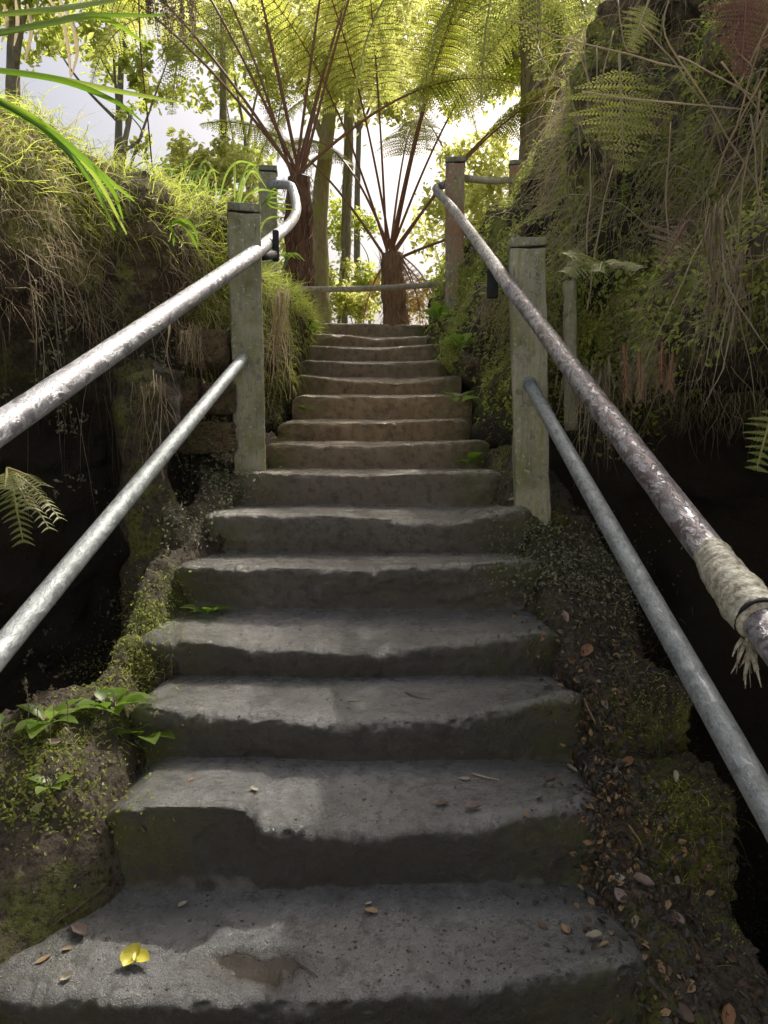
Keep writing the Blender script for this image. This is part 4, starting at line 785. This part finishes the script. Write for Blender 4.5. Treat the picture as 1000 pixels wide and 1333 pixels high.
FLV = [(483, 1188, 17, 'l_tan', 'tan leaf alone near the middle of the lowest tread'), (103, 1215, 24, 'l_pink', 'long greyish leaf on the lowest tread above a pair of tan ones'), (57, 1250, 17, 'l_tan', 'tan leaf farthest left on the lowest tread'),
 (88, 1237, 10, 'l_tan', 'small tan leaf scrap left of the yellow leaf'), (87, 1273, 14, 'l_pale', 'thin pale leaf near the front edge of the lowest tread at left'), (249, 1016, 12, 'l_orange', 'small round orange leaf on the left of the second tread'), (330, 1029, 14, 'l_pale', 'small pale leaf on the second tread left of its crack'),
 (238, 1180, 12, 'l_pale', 'pale leaf scrap at the back of the lowest tread'), (605, 1015, 15, 'l_pink', 'pinkish leaf next to the pale twig on the second tread'), (576, 1048, 17, 'l_brown', 'brown leaf near the worn nose of the second step'), (618, 1053, 22, 'l_pink', 'flat dull leaf on the second tread, nose side'),
 (716, 1015, 20, 'l_brown', 'dark leaf near the right end of the second tread'), (745, 985, 20, 'l_orange', 'orange leaf at the right end of the second tread, back corner'), (743, 1003, 15, 'l_pale', 'grey-white leaf just below the orange corner leaf'), (764, 1001, 9, 'l_pale', 'tiny white leaf in the joint by the side stone'),
 (818, 993, 20, 'l_orange', 'orange leaf highest on the moss-topped block'), (806, 1008, 18, 'l_pink', 'mauve leaf on the moss-topped block beside its orange ones'), (789, 1015, 15, 'l_orange', 'orange leaf standing in the joint left of the moss-topped block'), (815, 1028, 19, 'l_orange', 'orange-tan leaf at the front left of the moss-topped block'),
 (877, 1011, 14, 'l_pale', 'pale leaf at the back right of the moss-topped block'), (803, 1068, 26, 'l_pink', 'large curled brownish leaf wedged in the joint'), (806, 1142, 13, 'l_pale', 'bright white leaf on the soil right of the lowest tread'), (835, 1150, 26, 'l_pink', 'dusky curled leaf right of the white one'),
 (809, 1167, 25, 'l_pink', 'broad mauve leaf above the orange pair'), (788, 1182, 19, 'l_orange', 'folded orange leaf at the right of the lowest tread'), (800, 1190, 22, 'l_tan', 'glossy tan leaf next to the folded orange one'), (751, 1181, 13, 'l_tan', 'small tan leaf right of the centre of the lowest tread'),
 (736, 1211, 17, 'l_tan', 'pale orange leaf on the right of the lowest tread'), (774, 1222, 19, 'l_pale', 'curled cream leaf on the right of the lowest tread'), (708, 1207, 15, 'l_brown', 'brown leaf left of the pale orange one'), (827, 1201, 13, 'l_pink', 'small mauve leaf below the tan glossy leaf'),
 (883, 1195, 14, 'l_pink', 'pink leaf alone on the dark soil at right'), (880, 1146, 16, 'l_pale', 'pale leaf on the soil far right of the second step'), (898, 1168, 22, 'l_brown', 'grey-brown leaf at the right margin'), (944, 1325, 26, 'l_orange', 'reddish orange leaf in the bottom right corner'), (890, 1318, 26, 'l_brown', 'dark red-brown leaf in the bottom right corner'),
 (763, 849, 24, 'l_orange', 'orange leaf largest of the litter below the ground cover'), (745, 862, 14, 'l_orange', 'small orange leaf beside the fourth step'), (726, 884, 17, 'l_pale', 'pale tan leaf at the end of the third tread'), (754, 884, 15, 'l_tan', 'tan leaf near the end of the third tread'),
 (790, 918, 16, 'l_pink', 'greyish heart-shaped leaf on the square mossy block'), (706, 830, 12, 'l_tan', 'light leaf near the right end of the fourth tread'), (735, 803, 16, 'l_pink', 'dull leaf just below the ground cover'), (823, 855, 14, 'l_orange', 'orange leaf near the lower handrail'), (668, 650, 14, 'l_tan', 'tan leaf on the sixth tread by the post'), (300, 662, 10, 'l_pale', 'pale leaf at the left of the sixth tread'),
 (50, 1052, 18, 'l_pale', 'pale narrow leaf on the left soil mound'), (68, 967, 20, 'l_pink', 'dead grey-pink leaf under the left weeds'), (480, 1178, 9, 'l_pale', 'tiny pale flake near the middle leaf')]
for k, (px, py, sz, m, lb) in enumerate(FLV): fallen(px, py, sz*1.02, m, lb, k)
# the yellow leaf: two curled halves
h = hit(176, 1252); o = empty('yellow_leaf', h[0], 'bright yellow curled leaf on the left of the lowest tread', 'leaf')
for k, (dx, sc, r0, tlt) in enumerate([(-.006, .055, 1.2, .5), (.016, .042, -.4, .35)]):
    c_ = link('leaf_lobe', LM['l_yellow'][1 if k == 0 else 0], o); c_.matrix_local = Matrix.Translation((dx, -.003*k, .012)) @ Matrix.Rotation(tlt, 4, 'X') @ Matrix.Rotation(r0, 4, 'Z') @ Matrix.Diagonal((sc, sc*1.4, sc, 1))

# twigs
def twig(pts, r, mat, label, name='twig'):
    q = [];
    for px, py in pts:
        h = hit(px, py)
        if h: q.append(h[0]+h[1]*(r+.002))
    if len(q) < 2: return
    q = smooth_path(q, 5); v, f = tube(q, r*np.linspace(1, .5, len(q)), 6, True, .3); tag(link(name, mesh(name, v-q[0], f, mat, None, True), None, tuple(q[0])), label, 'twig')
twig([(616, 1009), (632, 1014), (650, 1017)], .0028, M['l_pale'], 'short pale twig on the right half of the second tread')
twig([(757, 905), (768, 922), (775, 942)], .0035, M['l_tan'], 'bent tan twig in the joint beside the square mossy block')
twig([(820, 1072), (832, 1092), (838, 1115)], .003, M['l_tan'], 'crooked tan twig on the soil beside the second step')
twig([(888, 1270), (900, 1290), (893, 1262)], .003, M['l_brown'], 'dark twig at the bottom right')
twig([(390, 1256), (402, 1264), (412, 1272)], .0022, M['l_brown'], 'small dark twig right of the puddle')
twig([(528, 903), (545, 910), (560, 912)], .0025, M['l_brown'], 'dark twig on the third tread right of its middle')
twig([(452, 915), (468, 914), (480, 912)], .002, M['l_brown'], 'short dark twig near the middle of the third tread')
twig([(90, 1190), (140, 1150), (60, 1210)], .002, M['l_brown'], 'thin dark stem along the left soil')
twig([(800, 812), (830, 790), (845, 775)], .0025, M['l_brown'], 'dark twig through the ground cover')

# ------------------------------------------------------------------ small plants
def weed(px, py, size, n, label, mat='weed', up=.6, group='small weeds by the steps', aspect=.45):
    h = hit(px, py)
    if not h: return
    p, nn, dist = h; s_ = size/1000*dist*1.3; mb = MB(M[mat]); o = empty('small_weed', p, label, 'weed', group)
    for k in range(n):
        az = k/n*6.283+random.uniform(-.4, .4); el = random.uniform(.25, 1.0)*up; d = np.array([math.cos(az)*math.cos(el), math.sin(az)*math.cos(el), math.sin(el)]); sd = np.cross(d, [0, 0, 1]); sd /= np.linalg.norm(sd)
        u = np.linspace(0, 1, 8); L = s_*random.uniform(.35, .6); c = p+d*L*(u+.08)[:, None]+np.array([0, 0, -.35])*L*(u**2)[:, None]+np.array([0, 0, .25*L])*(u)[:, None]
        wv = L*aspect*1.35*np.sin(np.clip((u-.18)/.82, 0, 1)**.8*math.pi)*.5+L*.02; upn = np.cross(sd, d)
        V = np.stack([c-sd*wv[:, None]+upn*wv[:, None]*.35, c, c+sd*wv[:, None]+upn*wv[:, None]*.35], 1).reshape(-1, 3); mb.add(V, grid_faces(8, 3), 0, random.random())
    part('leaf_rosette', mb, o); return o
weed(268, 800, 48, 8, 'bright weed at the left end of the fourth tread'); weed(143, 925, 66, 10, 'largest broad-leaved weed on the left soil, in the middle of three'); weed(186, 960, 62, 9, 'broad-leaved weed nearest the second step on the left')
weed(62, 942, 80, 11, 'pale leafy weed near the left frame edge under dry seed stalks', aspect=.32); weed(66, 1026, 40, 6, 'small pale weed on the left mound slope'); weed(596, 526, 44, 7, 'green weed at the right end of the tenth step', up=1.0)
weed(612, 606, 44, 8, 'small weed at the right end of the seventh step', up=.7); weed(398, 536, 22, 6, 'tiny green weed at the left end of the ninth step'); weed(355, 562, 30, 8, 'weed tuft at the foot of the left post', 'grass', 1.2, aspect=.15)
weed(3, 950, 40, 5, 'weed cut off by the left frame edge'); weed(660, 745, 20, 5, 'tiny weed by the fifth step on the right'); weed(405, 432, 26, 8, 'leafy weed at the left of the top steps'); weed(575, 420, 40, 9, 'leafy weed at the right of the top steps', up=1.0)
weed(600, 455, 40, 9, 'leafy weed on the slope beside the twelfth step', up=1.0)
# seed stalks
for k, (px, y0, y1) in enumerate([(33, 935, 885), (45, 935, 905), (66, 930, 895), (84, 930, 898)]):
    b = P(px+4, y0+8, 1.95); t_ = P(px, y1, 1.95); q = smooth_path([b, (b+t_)/2+np.array([.004, 0, 0]), t_], 6); v, f = tube(q, .0012, 5); mb = MB(M['root']).add(v, f)
    n_ = 40; kk = rng.integers(len(q)//2, len(q), n_); v, f, a = leaves(q[kk]+rng.normal(size=(n_, 3))*.003, rng.normal(size=(n_, 3)), .007); mb.add(v, f, 0, a); V, Fq, mi, at = mb.arrays()
    tag(link('seed_stalk', mesh('seed_stalk', V-b, Fq, mb.mats, mi, False, at), None, tuple(b)), 'thin dry seed stalk rising from the pale weed at left', 'stalk', 'seed stalks at the left')
# ferns on the walls
def fern(label, base, fr, mat='brfern', stem='stipeg', name='fern', up=None):
    o = empty(name, base, label, 'fern')
    for k, (tg, L, dr, pl, npn) in enumerate(fr):
        mb = MB(M[mat], M[stem]); frond_geo(mb, base, np.array(P(*tg))-base, L, dr, .25, pl, npn, 16, .25, .005, seed=int(base[0]*1000) % 997+k, flat_up=up, pdroop=.25, plw=.9, taper=.95); part('frond', mb, o, False)
def hang_frond(label, pts, pl, npn, mat, stem='stipeg', pinfw=.1, name='fern', up=(0, -1, .2)):
    base = np.array(P(*pts[0])); o = empty(name, base, label, 'fern'); tip = np.array(P(*pts[-1])); L = np.linalg.norm(tip-base); mb = MB(M[mat], M[stem])
    frond_geo(mb, base, tip-base, L, .0, .18, pl, npn, 16, pinfw, .005, seed=int(pts[0][0]), pdroop=.1, flat_up=up, taper=.95); part('frond', mb, o, False)
hang_frond('large yellow-green fern frond fanned across the right cliff', [(806, 70, 2.75), (812, 218, 2.55)], .20, 11, 'brfern')
hang_frond('narrow bright fern frond dangling at the top of the right cliff', [(845, 0, 2.9), (822, 62, 2.8)], .09, 14, 'fern')
hang_frond('dark red-brown dead frond hanging at the top right corner', [(975, -40, 2.2), (965, 95, 2.15)], .13, 20, 'reddead', 'stipe')
b = P(786, 345, 2.35); fern('bright green fern arching out behind the right post', b, [((722, 340, 2.15), .22, 2.2, .07, 18), ((738, 318, 2.2), .20, 2.4, .07, 16), ((838, 338, 2.2), .16, 3.0, .05, 14), ((775, 330, 2.05), .17, 4.0, .06, 14), ((810, 325, 2.15), .17, 3.5, .05, 14)], 'weed', up=(0, -.8, .6))
b = P(10, 610, 2.0); fern('dim maidenhair fern on the dark wall at the left frame edge', b, [((40, 660, 1.9), .17, .5, .06, 9), ((75, 655, 1.95), .16, 2.5, .05, 9), ((5, 640, 1.9), .10, .5, .06, 8), ((70, 690, 1.95), .2, 1.0, .04, 9), ((60, 625, 1.9), .16, 2.0, .05, 10), ((30, 700, 1.95), .2, .8, .06, 10), ((88, 672, 1.95), .2, 2.0, .04, 10)], 'weed')
hang_frond('faint curled frond skeleton hanging on the right ledge', [(893, 290, 2.3), (862, 345, 2.25)], .10, 7, 'root', 'stipe')
hang_frond('drooping leafy sprig at the right frame edge', [(1010, 520, 1.9), (985, 610, 1.9)], .07, 9, 'weed')
for k, (px, py) in enumerate([(812, 470), (832, 478), (862, 465), (876, 480)]):
    hang_frond('withered reddish frond hanging under the right ledge', [(px, py-20, 2.25), (px+5-k*3, py+46-k*7, 2.25)], .026, 9, ['root', 'straw', 'reddead', 'root'][k], 'stipe', 1.6)['group'] if False else hang_frond(['withered frond farthest left under the right ledge', 'second withered frond under the right ledge', 'reddest withered frond under the right ledge', 'withered frond farthest right under the right ledge'][k], [(px, py-20, 2.25), (px+5-k*3, py+46-k*7, 2.25)], .026, 9, ['root', 'straw', 'reddead', 'root'][k], 'stipe', 1.6)

# sword-leaf plants
def blades(name, label, specs, mat='blade', w=.012, cat='plant'):
    b0 = np.array(P(*specs[0][0])); o = empty(name, b0, label, cat)
    for sp in specs:
        q = smooth_path([P(*s_) for s_ in sp], 8); T = np.gradient(q, axis=0); T /= np.linalg.norm(T, axis=1)[:, None]; sd = np.cross(T, [.2, .9, .35]); sd /= np.linalg.norm(sd, axis=1)[:, None]; t_ = np.linspace(0, 1, len(q))
        wv = (w*np.sin(np.clip(t_*.85+.12, 0, 1)*math.pi)**.7+.001)[:, None]*.5; nn = np.cross(sd, T)
        V = np.stack([q-sd*wv+nn*wv*.5, q, q+sd*wv+nn*wv*.5], 1).reshape(-1, 3); part('blade', MB(M[mat]).add(V, grid_faces(len(q), 3), 0, random.random()), o)
blades('sword_leaf_plant', 'long green strap leaves drooping across the left bank', [[(-20, 120, 1.7), (60, 165, 1.8), (120, 225, 1.9), (165, 305, 1.95)], [(-20, 122, 1.7), (70, 175, 1.8), (130, 225, 1.9), (175, 262, 1.95)], [(-20, 125, 1.7), (60, 172, 1.8), (115, 232, 1.85), (150, 300, 1.9)],
   [(-20, 121, 1.7), (75, 180, 1.8), (140, 240, 1.88), (160, 285, 1.95)], [(-20, 121, 1.7), (65, 170, 1.8), (105, 220, 1.85), (140, 262, 1.9)]], w=.014)
blades('sword_leaf_plant', 'thin green strap leaves reaching right across the sky at upper left', [[(-20, 88, 1.7), (60, 100, 1.8), (150, 118, 1.9), (235, 133, 2.0)], [(-20, 90, 1.7), (80, 105, 1.8), (150, 133, 1.9), (187, 160, 2.0)]], w=.012)
blades('sword_leaf_plant', 'green strap leaves arching over the top left corner', [[(-20, 48, 1.8), (50, 32, 1.9), (110, 20, 2.0), (215, 20, 2.1)], [(-20, 45, 1.8), (60, 30, 1.9), (130, 22, 2.0), (198, 62, 2.1)], [(-20, 20, 1.8), (60, 12, 1.9), (120, 4, 2.0), (180, -6, 2.1)]], w=.014)
blades('dead_strap_leaves', 'grey withered strap leaves hanging at the upper left', [[(60, -5, 2.0), (78, 20, 2.0), (88, 60, 2.0), (92, 108, 2.0)], [(75, -5, 2.0), (92, 30, 2.0), (100, 65, 2.0), (93, 100, 2.0)], [(20, 0, 1.95), (22, 30, 1.95), (18, 60, 1.95)], [(35, 5, 1.95), (40, 40, 1.95), (32, 80, 1.95)], [(5, 5, 1.9), (8, 30, 1.9), (2, 55, 1.9)]], 'straw', .010)
_rb = random.Random(4); reed = []
for k in range(34):
    x0 = _rb.uniform(205, 318); up_ = _rb.uniform(18, 62); dx = _rb.uniform(-45, 45); yb = 268; Yd = _rb.uniform(4.4, 5.0)
    reed.append([(x0, yb, Yd), (x0+dx*.25, yb-up_*.7, Yd), (x0+dx*.65, yb-up_, Yd), (x0+dx*1.25, yb-up_*_rb.uniform(.4, .95), Yd-.08)])
blades('bank_reed', 'leafy reed plant left of the square post, bright in the sun', reed, w=.013)
blades('bank_reed', 'blue-green drooping leaves on the bank left of the post', [[(225, 290, 3.4), (235, 290, 3.35), (248, 305, 3.3), (262, 335, 3.3)], [(222, 290, 3.4), (220, 293, 3.35), (225, 305, 3.3), (226, 320, 3.3)], [(224, 290, 3.4), (240, 287, 3.35), (252, 297, 3.3), (258, 315, 3.3)]], w=.016)
blades('grass_tuft', 'bright grass tuft between the two left posts', [[(335, 275, 5.2), (345, 262, 5.2), (356, 252+b, 5.2), (368+b, 255+b, 5.15)] for b in (-6, 0, 5, 12, 18)]+[[(335, 310, 5.2), (343, 290, 5.2), (352, 283, 5.2), (366, 282, 5.15)]], 'blade', .012)
blades('grass_tuft', 'bright grass tuft below the bracket of the left handrail', [[(368, 352, 4.6), (372, 340, 4.6), (372+a, 330, 4.6), (378+a*1.6, 335+a*.4, 4.55)] for a in (-4, 0, 4, 8, 12)], 'blade', .012)

# dry stalks criss-crossing the right cliff
st = [((740, 20), (795, 190)), ((655, 25, 3.2), (895, 95, 2.3)), ((760, 118, 2.6), (968, 142, 2.2)), ((880, 75, 2.4), (1000, 130, 2.1)), ((1000, 30, 2.1), (955, 118, 2.2)), ((870, -10, 2.4), (875, 60, 2.3), (1000, 260, 2.1)), ((985, 120, 2.1), (972, 200, 2.1), (930, 300, 2.1)), ((1000, 140, 2.1), (975, 210, 2.1), (965, 330, 2.1)),
      ((990, 60, 2.1), (960, 170, 2.1)), ((800, 40, 2.8), (782, 110, 2.7)), ((806, 0, 2.8), (812, 60, 2.7), (830, 70, 2.7)), ((770, 190, 2.9), (765, 330, 2.6)), ((800, 215, 2.7), (760, 405, 2.3)), ((870, 160, 2.4), (868, 320, 2.3)), ((955, 30, 2.2), (950, 60, 2.2), (985, 90, 2.1)), ((700, 60, 3.4), (770, 190, 2.9)), ((735, 90, 3.2), (760, 200, 2.9)), ((760, 40, 3.1), (770, 180, 2.9)), ((995, 180, 2.1), (985, 300, 2.1)), ((975, 150, 2.1), (990, 290, 2.0)), ((940, 80, 2.2), (1000, 160, 2.1)),
      ((1000, 90, 2.1), (945, 190, 2.15), (930, 250, 2.2)), ((775, 60, 3.0), (790, 230, 2.8)), ((840, 30, 2.7), (920, 130, 2.4))]
for k, s_ in enumerate(st):
    q = smooth_path([P(*(a if len(a) == 3 else (*a, 2.9))) for a in s_]+[], 8); q = q+fbm(q, 3, 2, k)[:, None]*np.array([.02, 0, .01]); v, f = tube(q, .0026, 5, True); tag(link('dry_stalk', mesh('dry_stalk', v-q[0], f, M['straw'], None, True, np.full(len(v), random.uniform(.4, 1))), None, tuple(q[0])), 'long straw-coloured dry stalk crossing in front of the right cliff', 'stalk', 'dry stalks on the right cliff')
# hanging root bundles
def roots(label, px, y0, y1, Y, n, spread, mat='root', wd=.004, cat='root', name='hanging_roots'):
    b = P(px, y0, Y); L = b[2]-P(px, y1, Y)[2]; R_ = b+rng.normal(size=(n, 3))*np.array([spread, spread, .02]); v, f, a = strands(R_, np.tile([0, 0, -1.], (n, 1))+rng.normal(size=(n, 3))*.06, L*rng.uniform(.3, 1.05, n), wd*rng.uniform(.5, 1.3, n), 1.2, 1.5, 14)
    tag(link(name, mesh(name, v-b, f, M[mat], None, False, a), None, tuple(b)), label, cat)
roots('long brown root bundle hanging down the right of the cliff', 930, 280, 560, 2.05, 40, .012); roots('reddish root bundle at the right edge above the bandage', 965, 330, 540, 2.05, 26, .010)
roots('feathery rootlets hanging behind the right handrails', 780, 480, 630, 2.9, 70, .03); roots('thin rootlets beside the foot of the old stake', 745, 480, 560, 3.1, 40, .03)
roots('pale root bundle hanging right of the left post', 365, 380, 560, 4.05, 60, .02, 'straw'); roots('rootlets hanging in front of the wall behind the left post', 250, 430, 500, 3.3, 50, .03, 'straw', .0025)
roots('long single root strand above the left pillar', 220, 400, 545, 3.0, 5, .004); roots('loose rootlets over the earth pillar', 195, 500, 640, 2.88, 60, .03)
# vines hanging from above against the sky
for k, (px, y1, n, lb) in enumerate([(207, 60, 16, 'longest dark seed vine hanging against the sky at top left'), (243, 58, 12, 'thin dark seed vine right of the longest one')]):
    b = P(px, -60, 4.5); o = empty('hanging_vine', b, lb, 'vine'); mb = MB(M['root'], M['deadfrond'])
    for j in range(n):
        a0 = b+np.array([rng.normal()*.035, rng.normal()*.05, 0]); L = (b[2]-P(px, y1, 4.5)[2])*rng.uniform(.5, 1); q = smooth_path([a0, a0+np.array([rng.normal()*.01, 0, -L*.5]), a0+np.array([rng.normal()*.02, 0, -L])], 10); v, f = tube(q, .002, 4); mb.add(v, f)
        kk = np.repeat(np.arange(len(q)//4, len(q)), 5); v, f, a = leaves(q[kk]+rng.normal(size=(len(kk), 3))*.009, rng.normal(size=(len(kk), 3)), .016, rng.random(len(kk))*.4); mb.add(v, f, 0, a)
    part('strands', mb, o, False)
q = smooth_path([P(180, -40, 3.6), P(183, 60, 3.6), P(192, 150, 3.7), P(199, 225, 3.9)], 8); v, f = tube(q, .0035, 6); tag(link('bare_vine', mesh('bare_vine', v-q[0], f, M['fernbark'], None, True), None, tuple(q[0])), 'single bare dark vine stem against the bright sky', 'vine')
print('verts', sum(len(m.vertices) for m in bpy.data.meshes))
